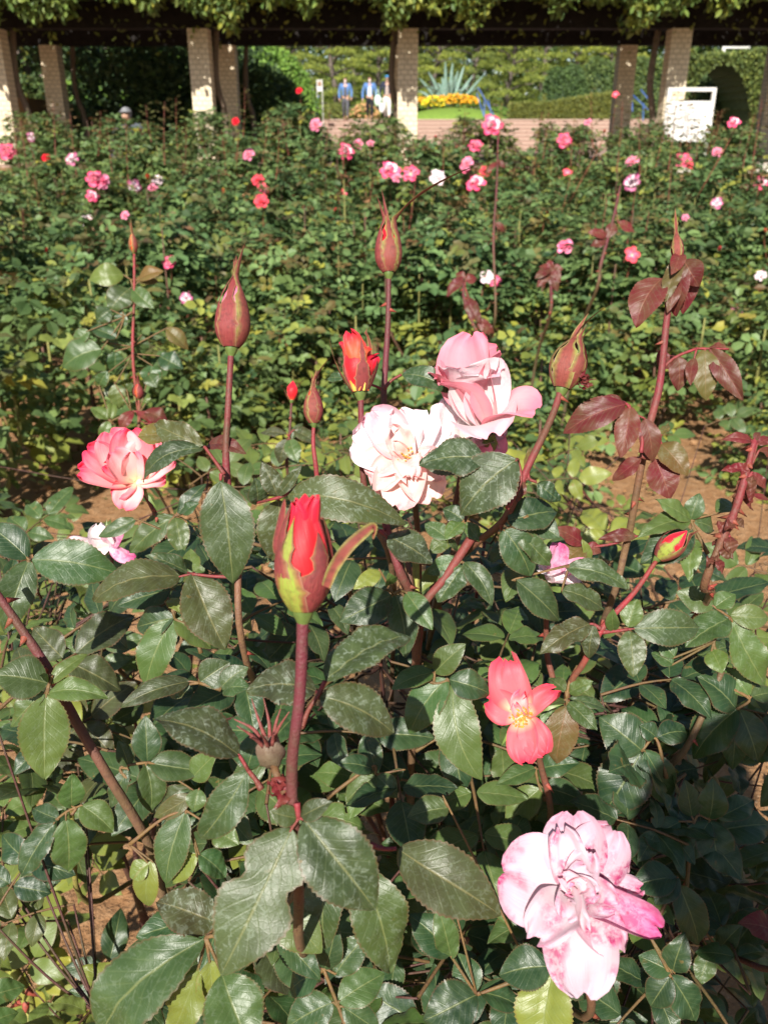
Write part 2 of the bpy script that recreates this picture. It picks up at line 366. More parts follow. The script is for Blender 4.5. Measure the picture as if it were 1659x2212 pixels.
def leafgroup(parent, rg, depth, att, hubs, leaves, kind='g', res=.3, rr=.0011, dd=0.0):
    """one compound leaf: petiole from att through hubs, leaflets (bx,by,tx,ty,w[,opts])"""
    mb = MB(); sc = RG[rg][2]
    pts = []
    if att is not None: pts.append(P(*q(rg, *att), depth+dd))
    pts += [P(*q(rg, h[0], h[1]), depth+(h[2] if len(h) > 2 else 0)) for h in hubs]
    red = kind in 'dro'
    pt = (.5, .0, .45, 0) if red else (.15, .25, .15, 0)
    if len(pts) >= 2: tube(mb, pts, [rr*1.5]+[rr]*(len(pts)-1), 6, pt, 1, 5)
    for lf in leaves:
        bx, by, tx, ty, w = lf[:5]; o = lf[5] if len(lf) > 5 else {}
        d = depth+o.get('d', 0); B = P(*q(rg, bx, by), d); T = P(*q(rg, tx, ty), d+o.get('dt', random.uniform(-.014, .014)))
        if pts:
            hp = min(pts, key=lambda p: np.linalg.norm(p-B))
            if np.linalg.norm(hp-B) > .0015: tube(mb, [hp, B, B+(T-B)*.04], [rr*.9, rr*.7, rr*.5], 5, pt, 1, 3)
        W = w*sc*d/FPX*1.04
        ax = norm(T-B); c = norm(CAMP-B)
        n = c*.75+np.array((0, 0, 1))*.45; n = norm(n-ax*np.dot(n, ax))
        roll = o.get('roll', random.uniform(-.25, .25)); sd = np.cross(ax, n); n = n*math.cos(roll)+sd*math.sin(roll)
        leaf(mb, B, T, W/max(.6, math.cos(roll)), n, o.get('fold', random.uniform(.25, .55)), o.get('b', random.uniform(.03, .12)), o.get('wave', random.uniform(.04, .12)),
             tint_of(o.get('k', kind), o.get('res', res)), True, o.get('curl', random.uniform(0, .2)), o.get('notch'), o.get('skew', random.uniform(-.04, .04)), 0, o.get('tw', random.uniform(-.2, .2)))
    c = np.mean([P(*q(rg, l[0], l[1]), depth) for l in leaves], 0)
    return mb.build('leaf', [LEAF, STEM], parent, True, c)

# ------------------------------------------------------------------ flowers
def frame(axis, roll=0.0, up=(0, 0, 1)):
    z = norm(axis); y = np.asarray(up, float); y = norm(y-z*np.dot(y, z)); x = np.cross(y, z)
    c, s = math.cos(roll), math.sin(roll)
    return np.stack([x*c+y*s, -x*s+y*c, z], 1)
def petal(mb, O, Fm, phi, L, W, a0, a1, cup=1.2, tip=0.0, ruf=.06, off=0.0, nu=14, nv=12, mi=0, base=.22, lift=0.0, notch=.06, twist=0.0, p=1.3):
    """phi: direction round the axis; a0->a1 angle from the axis at base and tip (deg); cup: curvature; tip: extra roll back at the end"""
    a0, a1, tip = R(a0), R(a1), R(tip); phi = R(phi)
    us = np.linspace(0, 1, nu+1); th = a0+(a1-a0)*us**p+tip*np.clip((us-.72)/.28, 0, 1)**1.6
    r = off+np.concatenate([[0], np.cumsum(np.sin((th[1:]+th[:-1])/2))])*L/nu; z = lift+np.concatenate([[0], np.cumsum(np.cos((th[1:]+th[:-1])/2))])*L/nu
    hw = np.where(us > .58, np.sqrt(np.clip(1-((us-.58)/.44)**2, 0, 1)), base+(1-base)*np.sin(np.clip(us/.58, 0, 1)*math.pi/2)**1.1)*W/2
    er, ez = np.array((math.cos(phi), math.sin(phi), 0)), np.array((0, 0, 1.)); et = np.array((-math.sin(phi), math.cos(phi), 0))
    p1, p2, p3 = (random.uniform(0, 6.28) for _ in range(3)); V = []; UV = []
    Rc = W/max(cup, .05)/2.0
    for i in range(nu+1):
        nin = -er*math.cos(th[i])+ez*math.sin(th[i]); tg = er*math.sin(th[i])+ez*math.cos(th[i])
        for j in range(nv+1):
            v = -1+2*j/nv; s = v*hw[i]; bt = s/Rc; edge = max(us[i]**3, abs(v)**3*us[i])
            rf = ruf*L*edge*(math.sin(v*5.5+p1)+.7*math.sin(v*11+us[i]*4+p2)+.5*math.sin(us[i]*13+v*3+p3))
            rf += ruf*L*.35*math.sin(us[i]*7+p2)*math.cos(v*4+p3)
            tw = twist*us[i]
            loc = er*r[i]+ez*z[i] + (et*math.cos(tw)+nin*math.sin(tw))*(Rc*math.sin(bt)) + nin*(Rc*(1-math.cos(bt))+rf)
            if us[i] > .8: loc = loc - tg*L*notch*(1-min(1, abs(v)*2))*((us[i]-.8)/.2)**2
            V.append(O+Fm @ loc); UV.append((us[i], v))
    F = [(i*(nv+1)+j, i*(nv+1)+j+1, (i+1)*(nv+1)+j+1, (i+1)*(nv+1)+j) for i in range(nu) for j in range(nv)]
    mb.add(V, F, UV, (0, 0, .5, 0), mi)
def stamens(mb, O, Fm, r=.008, n=60, h=.006, mi=0):
    for k in range(n):
        a = random.uniform(0, 6.28); rr = r*math.sqrt(random.random()); b = np.array((math.cos(a)*rr*.5, math.sin(a)*rr*.5, 0)); t = np.array((math.cos(a)*rr*1.3, math.sin(a)*rr*1.3, h*random.uniform(.6, 1.1)))
        cone(mb, O+Fm@b, O+Fm@t, .0003, (0,0,.5,0), mi, 3); ellipsoid(mb, O+Fm@t, (.0008, .0008, .0006), 5, 3, (0,0,.5,0), mi)
def hip(mb, O, Fm, r, tint=(0,0,.5,0), mi=0, h=1.0):
    prof = [(-1.5, .26), (-1.25, .34), (-.95, .56), (-.5, .76), (-.1, .88), (.2, .9), (.4, .5), (.45, .02)]; nu = 12; V = []
    for (z, k) in prof:
        for i in range(nu):
            a = 2*math.pi*i/nu; V.append(O+Fm @ np.array((math.cos(a)*r*k, math.sin(a)*r*k, z*r*h)))
    F = [(j*nu+i, j*nu+(i+1) % nu, (j+1)*nu+(i+1) % nu, (j+1)*nu+i) for j in range(len(prof)-1) for i in range(nu)]
    mb.add(V, F, None, tint, mi)
def sepal(mb, O, Fm, phi, prof, L, R0, s=1.2, lean=0.0, wk=.62, eps=.05, curl=(0, 0), mi=0, nu=22, lob=True):
    phi = R(phi); V = []; UV = []; nv = 6; F = []
    for i in range(nu+1):
        u = i/nu; t = u*s; rr = prof(min(t, 1))*R0*(1+eps)+.0004; z = t*L
        la = lean*u; rr2 = rr+math.sin(la)*t*L; z2 = z*math.cos(la)
        hw = R0*wk*(1-u)**.75*(.75+.5*math.sin(min(u*2.6, 1)*math.pi/2)) if u < 1 else 0
        if u > .55: hw = hw*.42*(1+.5*math.sin((u-.55)*9)) if u < .93 else hw*.3
        elif u > .4: hw = hw*(1-.58*(u-.4)/.15)
        if lob and 0.1 < u < .8 and i % 5 == 0: hw *= 1.28
        for j in range(nv+1):
            v = -1+2*j/nv; k = 1/(1+3*abs(math.sin(la)))
            dl = v*hw/max(rr, hw*.75)
            a = phi+dl*k; loc = np.array((math.cos(a)*rr2, math.sin(a)*rr2, z2))
            if t > .9 or abs(la) > .15:
                et = np.array((-math.sin(phi), math.cos(phi), 0)); c0 = np.array((math.cos(phi)*rr2, math.sin(phi)*rr2, z2)); w = min(1, max((t-.8)/.3, abs(la)*2)); loc = loc*(1-w)+(c0+et*v*hw-np.array((math.cos(phi), math.sin(phi), 0))*abs(v)*hw*.25)*w
            c = max(0, t-.75); loc = loc+np.array((curl[0], curl[1], 0))*c*c*L
            V.append(O+Fm @ loc); UV.append((u, v))
    F = [(i*(nv+1)+j, i*(nv+1)+j+1, (i+1)*(nv+1)+j+1, (i+1)*(nv+1)+j) for i in range(nu) for j in range(nv)]
    mb.add(V, F, UV, (0,0,.5,0), mi)
def bud(parent, O, axis, L, R0, pet='red', sep=None, sepals=(), roll=0.0, fat=.36, petals=1.0, hipr=.55, extra=None, label=None, tp=.95):
    """closed bud: swollen hip, wrapped petals, sepals; sepals = (phi, length, lean, curl, width, material index)"""
    R0 = R0*.88; O = np.asarray(O, float); Fm = frame(axis, roll+math.pi, norm(CAMP-O))
    def prof(t):
        t = max(0., min(1., t))
        return ((.42+.58*math.sin(math.pi/2*min(t/fat, 1))**.85) if t < fat else max(.0, math.cos(math.pi/2*((t-fat)/(1-fat))))**tp)*(1 if t < 1 else 0)+.04
    mb = MB(); hip(mb, O, Fm, R0*hipr, (0,0,.5,0), 0, 1.0); root = mb.build('rose_bud', HIPG, parent, True, O)
    if label: root['label'] = label
    mb = MB(); nu, nv = 36, 22
    V = []; UV = []
    for i in range(nv+1):
        t = i/nv
        for j in range(nu):
            a = 2*math.pi*j/nu; sp = ((j/nu*3+t*.75) % 1.0)
            k = 1+.13*(1-sp)*min(1, t*2)-.05; rr = prof(t)*R0*.93*k
            V.append(O+Fm @ np.array((math.cos(a)*rr, math.sin(a)*rr, t*L*petals))); UV.append((min(1, .25+t*.8*(1-.3*sp)), sp*2-1))
    F = [(i*nu+j, i*nu+(j+1) % nu, (i+1)*nu+(j+1) % nu, (i+1)*nu+j) for i in range(nv) for j in range(nu)]
    mb.add(V, F, UV); 
    if extra:
        for e in extra: petal(mb, O, Fm, *e[0], mi=e[2] if len(e) > 2 else 0, **e[1])
    pl = pet if isinstance(pet, (list, tuple)) else [pet]
    mb.build('petals', [PET[p_] for p_ in pl], root, True, O)
    for s_ in sepals:
        ph, ln, le, cu, wk, mt = s_; m2 = MB(); sepal(m2, O, Fm, ph, prof, L, R0*1.02, ln, le, wk, .05+random.uniform(0, .05), cu); m2.build('sepal', mt, root, True, O)
    return root
# ------------------------------------------------------------------ foreground rose shoots
def shoot(label, cat, pts, loc_i=-1, group=None, name='rose_shoot', **kw):
    """pts: (x, y, depth) from top to bottom in picture units, carried on to the ground"""
    W = [P(*p) for p in pts]
    b = W[-1]
    g = np.array((b[0]+random.uniform(-.03, .03), b[1]+.34, 0.0))
    if W[-1][2] > .12: W += [b+(g-b)*.30+np.array((0, .10, 0)), g]
    t = thing(name, W[-1] if W[-1][2] < .2 else g, label, cat, group)
    r0 = kw.pop('r', (.0026, .0036)); tint = kw.pop('tint', (0, 0, .5, 0)); 
    tt = [tint, tint, tuple(np.array(tint)*.5+np.array((0, .25, .25, .3))), (0, .2, .2, .8)] if np.ndim(tint) == 1 else tint
    r0 = (r0[0]*.86, r0[1]*.86); stem_obj(W, [r0[0]]+[r0[1]]*3, t, np.array(tt), **kw)
    return t
HG = 'rose shoots of the near bush'
S = lambda t, *p: P(*p)
def updir(x=0., y=0., z=1.): return np.array((x, y, z))

# A: nearest bud
A = shoot('large nearest rosebud with scarlet tip and lime striped sepals on a thick red stem', 'rosebud',
          [(655, 1318, .36), (648, 1500, .365), (630, 1680, .375), (645, 1920, .395), (655, 2060, .47)], r=(.0030, .0030), prick=150, thorns=7)
a0 = P(655, 1318, .36); ax = norm(P(657, 1200, .358)-a0)
bud(A, a0, ax, .048, .0118, ['red', 'redorange'], roll=.3, fat=.34, hipr=.5, petals=1.02, tp=.75,
    extra=[((95, .047, .020, 8, -8), dict(cup=1.9, off=.004, ruf=.02), 0), ((-50, .049, .020, 9, -9), dict(cup=2.0, off=.0042, tip=8, ruf=.02), 0), ((200, .046, .020, 9, -8), dict(cup=1.9, off=.004, ruf=.02), 0)],
    sepals=[(-70, .72, .0, (0, 0), 1.15, SEP_RED), (-146, .84, .0, (-.2, .1), .80, SEP_LIME), (188, .98, .05, (-.2, .2), .85, SEP_RED), (-2, .88, .03, (0, 0), .8, SEP_RED), (85, .9, .0, (0, 0), 1.0, SEP_RED)])
m = MB(); Fm = frame(ax, 0, norm(CAMP-a0)); 
for (pp_, w_, mt_) in (([(704, 1268, .352), (722, 1225, .350), (752, 1182, .348), (790, 1148, .350), (808, 1138, .352), (806, 1165, .353)], .0046, 0),
                       ([(598, 1195, .362), (597, 1172, .365), (606, 1130, .366), (612, 1098, .366), (615, 1078, .366)], .0030, 1)):
    pc = crom([P(*a) for a in pp_], 6); V = []; UV = []
    for i, c in enumerate(pc):
        u = i/(len(pc)-1); t = norm(pc[min(i+1, len(pc)-1)]-pc[max(i-1, 0)]); s = norm(np.cross(t, norm(CAMP-c))); hw = w_/2*(math.sin(math.pi*min(1, .25+u*.75))**.7+.08)
        for j in range(5):
            v = -1+j/2; V.append(c+s*v*hw+norm(CAMP-c)*abs(v)*hw*.5); UV.append((u, v))
    m.add(V, [(i*5+j, i*5+j+1, (i+1)*5+j+1, (i+1)*5+j) for i in range(len(pc)-1) for j in range(4)], UV, (0,0,.5,0), mt_)
m.build('sepal_tips', [SEP_GRN, SEP_RED], A)
leafgroup(A, 5, .40, (392, 1250), [(440, 1130), (500, 1040), (545, 945)], [
    (548, 945, 1078, 585, 330, dict(k='d', res=1, roll=-.3, fold=.6, b=.05, wave=.12, dt=.02, curl=.3)), (512, 1045, 1008, 1278, 330, dict(k='d', res=.7, b=.10, fold=.35)),
    (490, 1012, 38, 1005, 310, dict(k='d', res=.8, b=.12, d=.02, fold=.4))], 'd')
leafgroup(A, 4, .41, (1690, 1300), [(1650, 1235), (1605, 1180)], [(1550, 1085, 992, 830, 320, dict(k='d', res=1, b=.14, fold=.5, roll=.3)),
    (1600, 1180, 1262, 1650, 250, dict(k='g', res=.55, b=.08, skew=-.05)), (1600, 1175, 1700, 900, 180, dict(k='s', d=.04))], 'd', rr=.0012)
leafgroup(A, 7, .375, (1283, 120), [(1290, 185)], [(1262, 230, 945, 880, 345, dict(k='d', res=.6, b=.06, fold=.12, wave=.05, roll=-.1, dt=-.012, notch=[(.36, .09, .42, 0)])),
    (1312, 190, 1628, 590, 290, dict(k='d', res=.75, fold=.75, roll=.25, b=.1)), (1285, 185, 1168, 155, 90, {}), (1300, 178, 1432, 112, 90, {})], 'd')
leafgroup(A, 7, .43, (1290, 470), [(1240, 560), (1100, 660), (890, 700)], [(885, 705, 430, 1190, 300, dict(k='g', res=.4, b=.2, fold=.4, skew=.05)), (950, 640, 672, 540, 190, dict(k='d', res=1, b=.16, d=.01)),
    (905, 800, 915, 1035, 130, dict(k='l')), (960, 860, 1085, 1190, 250, dict(k='g', res=.5, fold=.5)), (860, 830, 735, 1140, 170, dict(k='l'))], 'g', .4)
leafgroup(A, 7, .46, (1300, 400), [(1330, 380)], [(1430, 365, 1400, 765, 175, dict(k='g', res=.5)), (1560, 400, 1690, 860, 250, dict(k='g', res=.6, b=.1)), (1190, 560, 1390, 770, 190, dict(k='g')), (1200, 680, 1385, 885, 120, dict(k='s', d=.02)), (1330, 380, 1400, 320, 90, {})], 'g')
# withered husk and red tuft beside the stem
m = MB(); c0 = P(585, 1625, .385); Fm = frame(norm(np.array((-.15, -.1, 1))), 0, norm(CAMP-c0))
ellipsoid(m, c0, (.0062, .0062, .0080), 14, 10, (0, .1, .55, .8), 0, lambda d: 1+.14*math.sin(5*math.atan2(d[1], d[0])+3*d[2])+.08*math.sin(11*d[2]), Fm)
for k in range(9):
    a = k*.7; tube(m, [c0+Fm@np.array((math.cos(a)*.003, math.sin(a)*.003, .006)), c0+Fm@np.array((math.cos(a)*.006, math.sin(a)*.006, .013)), c0+Fm@np.array((math.cos(a)*.015*random.uniform(.4, 1), math.sin(a)*.012, .018+.006*random.random()))], [.0011, .0008, .0002], 5, (.6, 0, .4, .3), 0, 4)
tube(m, [c0-Fm@np.array((0, 0, .006)), P(600, 1680, .38), P(640, 1760, .383)], [.002, .0018, .0024], 7, (.3, .2, .5, 0), 0)
m.build('withered_bud', STEM, A, True, c0)
m = MB()
for k in range(16):
    b = P(625+random.uniform(-12, 12), 1700+random.uniform(-12, 12), .38); d = norm(rng.normal(size=3)+np.array((-.5, -.2, .6)))
    leaf(m, b, b+d*random.uniform(.006, .013), .004, rng.normal(size=3), .6, .2, .3, (1, 0, .9, 0), False)
m.build('new_leaves', LEAF, A)

# B: bud at left
B = shoot('plump closed maroon bud with twisted tip, tallest at left, over arching dark leaves', 'rosebud',
          [(500, 748, .56), (493, 880, .56), (489, 1010, .56), (512, 1200, .57), (535, 1440, .60)], r=(.0022, .0028), tint=(.25, 0, .5, 0), prick=160, thorns=5)
b0 = P(500, 750, .56)
bud(B, b0, norm(P(503, 690, .56)-b0), .047, .0112, 'hot', fat=.30, hipr=.5, sepals=[(-112, 1.25, 0, (-.1, .2), .72, SEP_RED), (-40, 1.5, 0, (.2, 0), .85, SEP_GRN), (40, 1.3, .0, (0, 0), .8, SEP_RED), (110, 1.3, 0, (0, 0), .8, SEP_GRN), (190, 1.15, .05, (.5, .2), .8, SEP_RED)])
leafgroup(B, 1, .55, (1450, 645), [(1390, 560), (1325, 470)], [(1318, 465, 985, 318, 170, dict(k='d', res=.5, wave=.14, roll=-.4)), (1318, 476, 903, 675, 170, dict(k='d', res=.7, b=.2, fold=.5)),
    (1085, 400, 890, 395, 190, dict(k='o', d=.03, roll=.5)), (1332, 466, 1592, 510, 120, dict(k='r', b=.2, d=.02))], 'd', .6)
leafgroup(B, 1, .55, (1430, 640), [(1426, 685)], [(1425, 690, 1500, 1362, 350, dict(k='d', res=.45, b=.05, fold=.22, wave=.05, roll=.1, curl=.1))], 'd', .5)
leafgroup(B, 1, .57, (1560, 1310), [(1380, 1305), (1240, 1290)], [(1165, 1306, 590, 1445, 270, dict(k='d', res=.35, b=.20, fold=.35, roll=.1)), (1238, 1285, 1462, 1783, 320, dict(k='d', res=.4, b=.05, fold=.55, roll=-.1)),
    (1215, 1280, 952, 1160, 130, dict(k='d', d=.03, res=.6)), (1255, 1280, 1228, 1130, 110, dict(k='g', d=.04))], 'd')
# C
C_ = shoot('dark bud with long flared sepals on the tallest prickly stem near the centre', 'rosebud',
           [(840, 590, .66), (838, 700, .66), (829, 870, .66), (835, 980, .66), (860, 1190, .68), (905, 1400, .72)], r=(.0021, .0030), prick=170, thorns=9)
c0 = P(840, 588, .66)
bud(C_, c0, norm(P(838, 500, .66)-c0), .041, .0098, 'red', fat=.3, hipr=.52, sepals=[(-80, 1.15, .05, (-.1, 0), .95, SEP_GRN), (-20, 2.2, .22, (.8, .1), .75, SEP_GRN), (60, 1.2, 0, (0, 0), .7, SEP_RED), (130, 1.6, .02, (-.1, 0), .7, SEP_RED), (205, 1.5, .10, (-.1, .1), .8, SEP_RED)])
leafgroup(C_, 2, .64, (925, 525), [(975, 470), (1040, 432)], [(1045, 430, 1388, 545, 150, dict(k='s', res=1, b=.16, fold=.35, wave=.1))], 'd')
leafgroup(C_, 2, .67, (925, 545), [(880, 510), (720, 460)], [(670, 455, 548, 455, 65, dict(k='s', res=.8))], 'd')
# D half open
D = shoot('half open bud with scarlet and yellow petals between spread brown sepals', 'rosebud',
          [(780, 848, .60), (780, 900, .60), (783, 1012, .60), (800, 1120, .62), (850, 1260, .66)], r=(.0024, .0026), tint=(.2, 0, .3, 0), prick=80, thorns=2)
d0 = P(778, 846, .60)
bud(D, d0, norm(P(772, 760, .60)-d0), .044, .0118, ['red', 'redorange', 'yellowbase'], fat=.42, hipr=.5, petals=.92, tp=.7,
    extra=[((-115, .042, .026, 10, 2), dict(cup=1.6, off=.006), 1), ((-60, .030, .016, 14, 10), dict(cup=2, off=.006, ruf=.15), 2), ((-20, .026, .02, 20, 5), dict(cup=1.8, off=.006, ruf=.15), 0), ((100, .040, .026, 6, 5), dict(cup=1.7, off=.004), 0), ((180, .036, .02, 10, 6), dict(cup=1.7, off=.005), 1)],
    sepals=[(-75, .85, .12, (0, 0), .55, SEP_RED), (-10, .95, .22, (.0, 0), .55, SEP_RED), (50, 1.1, .25, (0, 0), .5, SEP_GRN), (185, 1.0, .38, (0, 0), .5, SEP_GRN), (125, 1.05, .3, (0, 0), .5, SEP_RED)])
# E
E = shoot('small slender maroon bud with a curved pointed tip left of the half open bud', 'rosebud',
          [(678, 914, .66), (677, 960, .66), (683, 1012, .66), (700, 1150, .68), (760, 1300, .72)], r=(.0016, .0022), tint=(.5, 0, .6, 0), prick=60, thorns=2)
e0 = P(678, 914, .66); bud(E, e0, norm(P(676, 850, .66)-e0), .030, .0072, 'redorange', fat=.34, hipr=.5, sepals=[(-90, 1.4, 0, (.3, 0), 1, SEP_GRN), (-20, 1.75, 0, (.5, .1), 1, SEP_RED), (55, 1.3, 0, (.2, 0), .9, SEP_RED), (125, 1.3, 0, (0, 0), .9, SEP_RED), (195, 1.45, .0, (.3, .2), .9, SEP_GRN)])
# F
F_ = shoot('tiny bright red bud on a thin dark stem behind the slender bud', 'rosebud',
           [(630, 866, 1.15), (626, 930, 1.15), (620, 1010, 1.16), (640, 1120, 1.25)], r=(.0018, .0024), prick=0, thorns=2)
f0 = P(630, 864, 1.15); bud(F_, f0, norm(P(632, 835, 1.15)-f0), .026, .0085, ['red', 'redorange'], fat=.5, hipr=.5, sepals=[(-10, .7, .5, (0, 0), .5, SEP_GRN), (100, .7, .3, (0, 0), .5, SEP_GRN), (200, .6, .2, (0, 0), .5, SEP_GRN)])
leafgroup(F_, 2, 1.13, (315, 850), [(310, 830)], [(300, 850, 250, 1010, 100, dict(k='d')), (320, 850, 370, 1000, 110, dict(k='g')), (340, 790, 530, 900, 110, dict(k='d', res=.5)), (330, 850, 400, 740, 60, dict(k='d')), (300, 820, 120, 800, 70, dict(k='d', res=.4))], 'd')
# G
G_ = shoot('bud with pale green spread sepals on a leaning red stem right of the pink rose', 'rosebud',
           [(1213, 838, .58), (1190, 905, .575), (1142, 1005, .57), (1090, 1120, .58), (1010, 1190, .62), (950, 1270, .72)], r=(.0026, .0030), tint=(.35, 0, .6, 0), prick=110, thorns=3)
g0 = P(1214, 838, .58)
bud(G_, g0, norm(P(1230, 770, .58)-g0), .036, .0118, ['hot', 'red'], fat=.42, hipr=.5, petals=.85, sepals=[(-100, 1.5, .0, (.3, .1), .8, SEP_GRN), (-50, 1.25, .15, (.2, 0), .7, SEP_GRN), (10, 1.45, .18, (.25, 0), .6, SEP_RED), (80, 1.2, .1, (0, 0), .7, SEP_RED), (175, 1.8, .02, (.6, 0), .75, SEP_GRN)])
m = MB()
for k in range(14):
    b = P(1250+random.uniform(-8, 10), 815+random.uniform(-12, 10), .575); leaf(m, b, b+norm(np.array((.7, -.2, random.uniform(-.6, .5))))*random.uniform(.005, .010), .004, rng.normal(size=3), .6, .2, .3, (1, 0, .6, 0), False)
m.build('curled_bract', LEAF, G_)
leafgroup(G_, 3, .57, (180, 590), [(195, 640), (240, 660)], [(245, 665, 385, 775, 120, dict(k='s', res=.9, wave=.25)), (150, 650, 120, 780, 90, dict(k='r')), (170, 590, 210, 430, 40, dict(k='o'))], 'd')
leafgroup(G_, 0, .53, (1095, 1100), [(1125, 1040), (1118, 992)], [(1118, 992, 992, 1112, 128, dict(k='d', res=.9, fold=.2, b=.06, roll=.1, d=-.01)), (1052, 992, 905, 1000, 90, dict(k='d', res=.9, fold=.2, b=.08))], 'd')
# H purple shoot
H = shoot('tall shoot of glossy purple leaves topped by a thin green bud', 'rose shoot',
          [(1465, 545, .62), (1452, 620, .62), (1440, 690, .62), (1425, 830, .62), (1400, 930, .62), (1375, 1060, .63), (1352, 1180, .65), (1300, 1350, .70)], r=(.0022, .0032), tint=(.3, 0, .45, 0), prick=60, thorns=12)
h0 = P(1464, 560, .62); bud(H, h0, norm(P(1461, 500, .62)-h0), .020, .0042, 'redorange', fat=.34, hipr=.8, sepals=[(-90, 1.9, 0, (0, 0), 1, SEP_GRN), (0, 1.6, 0, (.2, 0), 1, SEP_RED), (120, 1.5, 0, (0, 0), 1, SEP_RED)])
leafgroup(H, 'u', .62, (1225, 700), [(1215, 600), (1205, 555)], [(1200, 555, 1085, 758, 150, dict(k='r', b=.1, fold=.3)), (1215, 560, 1225, 660, 60, dict(k='r'))], 'r')
leafgroup(H, 'u', .62, (1232, 690), [(1262, 520), (1275, 470)], [(1275, 470, 1212, 655, 75, dict(k='o', res=.1)), (1285, 480, 1255, 720, 110, dict(k='r', b=.1)), (1295, 475, 1362, 590, 110, dict(k='r', b=.2)), (1300, 480, 1290, 710, 100, dict(k='r', d=.01)), (1262, 560, 1225, 700, 60, dict(k='r')), (1280, 440, 1240, 540, 60, dict(k='r'))], 'r')
leafgroup(H, 'u', .63, (1190, 955), [(1260, 895), (1350, 858)], [(1268, 888, 1268, 1042, 88, dict(k='r', fold=.2)), (1385, 860, 1392, 1082, 112, dict(k='o', fold=.2, res=.1)), (1405, 858, 1548, 1082, 95, dict(k='r')), (1340, 900, 1325, 1015, 50, dict(k='r')), (1240, 890, 1180, 930, 90, dict(k='r', d=.02)), (1480, 860, 1400, 850, 40, dict(k='r'))], 'r')
leafgroup(H, 3, .60, (880, 480), [(885, 380), (830, 240), (795, 182)], [(785, 182, 400, 360, 190, dict(k='r', b=.12, fold=.55, res=.1)), (770, 165, 600, 190, 90, dict(k='r', d=.02)), (812, 192, 752, 512, 150, dict(k='r', fold=.45)), (790, 250, 738, 400, 90, dict(k='r', d=.02)),
    (900, 268, 950, 535, 130, dict(k='r', fold=.15, res=.05))], 'r')
leafgroup(H, 3, .61, (878, 500), [(930, 520)], [(1000, 420, 1165, 622, 165, dict(k='o', b=.15)), (965, 520, 1062, 765, 195, dict(k='r', fold=.35)), (880, 510, 703, 650, 110, dict(k='r')), (1000, 380, 1050, 300, 50, dict(k='o'))], 'r')
leafgroup(H, 3, .64, (800, 1000), [(700, 1040), (560, 1060)], [(860, 990, 618, 1012, 80, dict(k='r')), (525, 1040, 355, 940, 110, dict(k='r')), (530, 1060, 395, 1170, 150, dict(k='o')), (540, 1050, 640, 1090, 80, dict(k='r')), (560, 1150, 520, 1010, 60, dict(k='l'))], 'r')
# I thorny red shoot
I_ = shoot('crimson thorny young shoot with folded red leaflets near the right edge', 'rose shoot',
           [(1630, 950, .55), (1610, 1030, .55), (1585, 1110, .55), (1558, 1170, .55), (1520, 1265, .56), (1508, 1330, .62)], r=(.0020, .0032), tint=(.45, 0, .1, 0), prick=220, thorns=34, knob=.22)
for att, lv in (((1555, 560), [(1560, 410, 1375, 395, 70, dict(b=.2)), (1575, 400, 1610, 350, 40, {}), (1590, 430, 1680, 380, 60, {}), (1600, 470, 1700, 480, 60, {})]),
                ((1530, 640), [(1540, 580, 1380, 580, 70, dict(wave=.3)), (1545, 600, 1470, 740, 80, dict(wave=.2)), (1560, 600, 1655, 700, 60, {}), (1560, 610, 1545, 780, 60, dict(wave=.3)), (1555, 740, 1670, 770, 40, {})]),
                ((1480, 830), [(1500, 700, 1440, 830, 60, dict(wave=.3)), (1510, 690, 1560, 830, 50, dict(wave=.3))]),
                ((1350, 1120), [(1340, 1120, 1290, 1180, 50, dict(wave=.3)), (1380, 1060, 1440, 1130, 70, dict(wave=.3)), (1370, 1080, 1320, 1020, 50, dict(wave=.3))]), ((1450, 900), [(1450, 900, 1400, 960, 60, dict(wave=.3)), (1460, 880, 1510, 940, 55, dict(wave=.3))]), ((1410, 1000), [(1420, 980, 1350, 900, 70, dict(wave=.3)), (1425, 990, 1435, 1110, 80, dict(wave=.2)), (1330, 1130, 1380, 1215, 60, dict(wave=.3))])):
    leafgroup(I_, 3, .55, att, [], lv, 'r', 0)
# J
J = shoot('small yellow and red bud tilted right on a slanting red stem', 'rosebud',
          [(1420, 1208, .58), (1370, 1280, .575), (1303, 1355, .57), (1262, 1430, .58), (1225, 1500, .60), (1215, 1650, .66)], r=(.0017, .0026), tint=(.7, 0, .5, 0), prick=120, thorns=2)
j0 = P(1422, 1205, .58); bud(J, j0, norm(P(1470, 1160, .575)-j0), .026, .0078, ['red', 'redorange'], fat=.42, hipr=.5, petals=1.0, sepals=[(-90, .95, 0, (0, 0), .9, SEP_LIME), (-25, 1.3, .15, (0, 0), .8, SEP_GRN), (50, 1.3, .25, (0, 0), .6, SEP_GRN), (120, 1, .0, (0, 0), .9, SEP_RED), (190, .9, .1, (0, 0), .9, SEP_RED)])
leafgroup(J, 6, .565, (690, 235), [(650, 208)], [(632, 206, 338, 378, 165, dict(k='d', res=.7, b=.1)), (650, 212, 622, 412, 105, dict(k='d', res=.5))], 'd')
leafgroup(J, 6, .57, (700, 255), [(760, 250), (850, 238)], [(875, 235, 1272, 225, 205, dict(k='d', res=.5, b=.12, fold=.4, roll=.3)), (855, 245, 880, 518, 158, dict(k='d', res=.6, fold=.3)), (850, 225, 900, 60, 130, dict(k='g', res=.3)), (765, 245, 760, 130, 80, dict(k='g')), (760, 255, 720, 200, 70, dict(k='g'))], 'd')
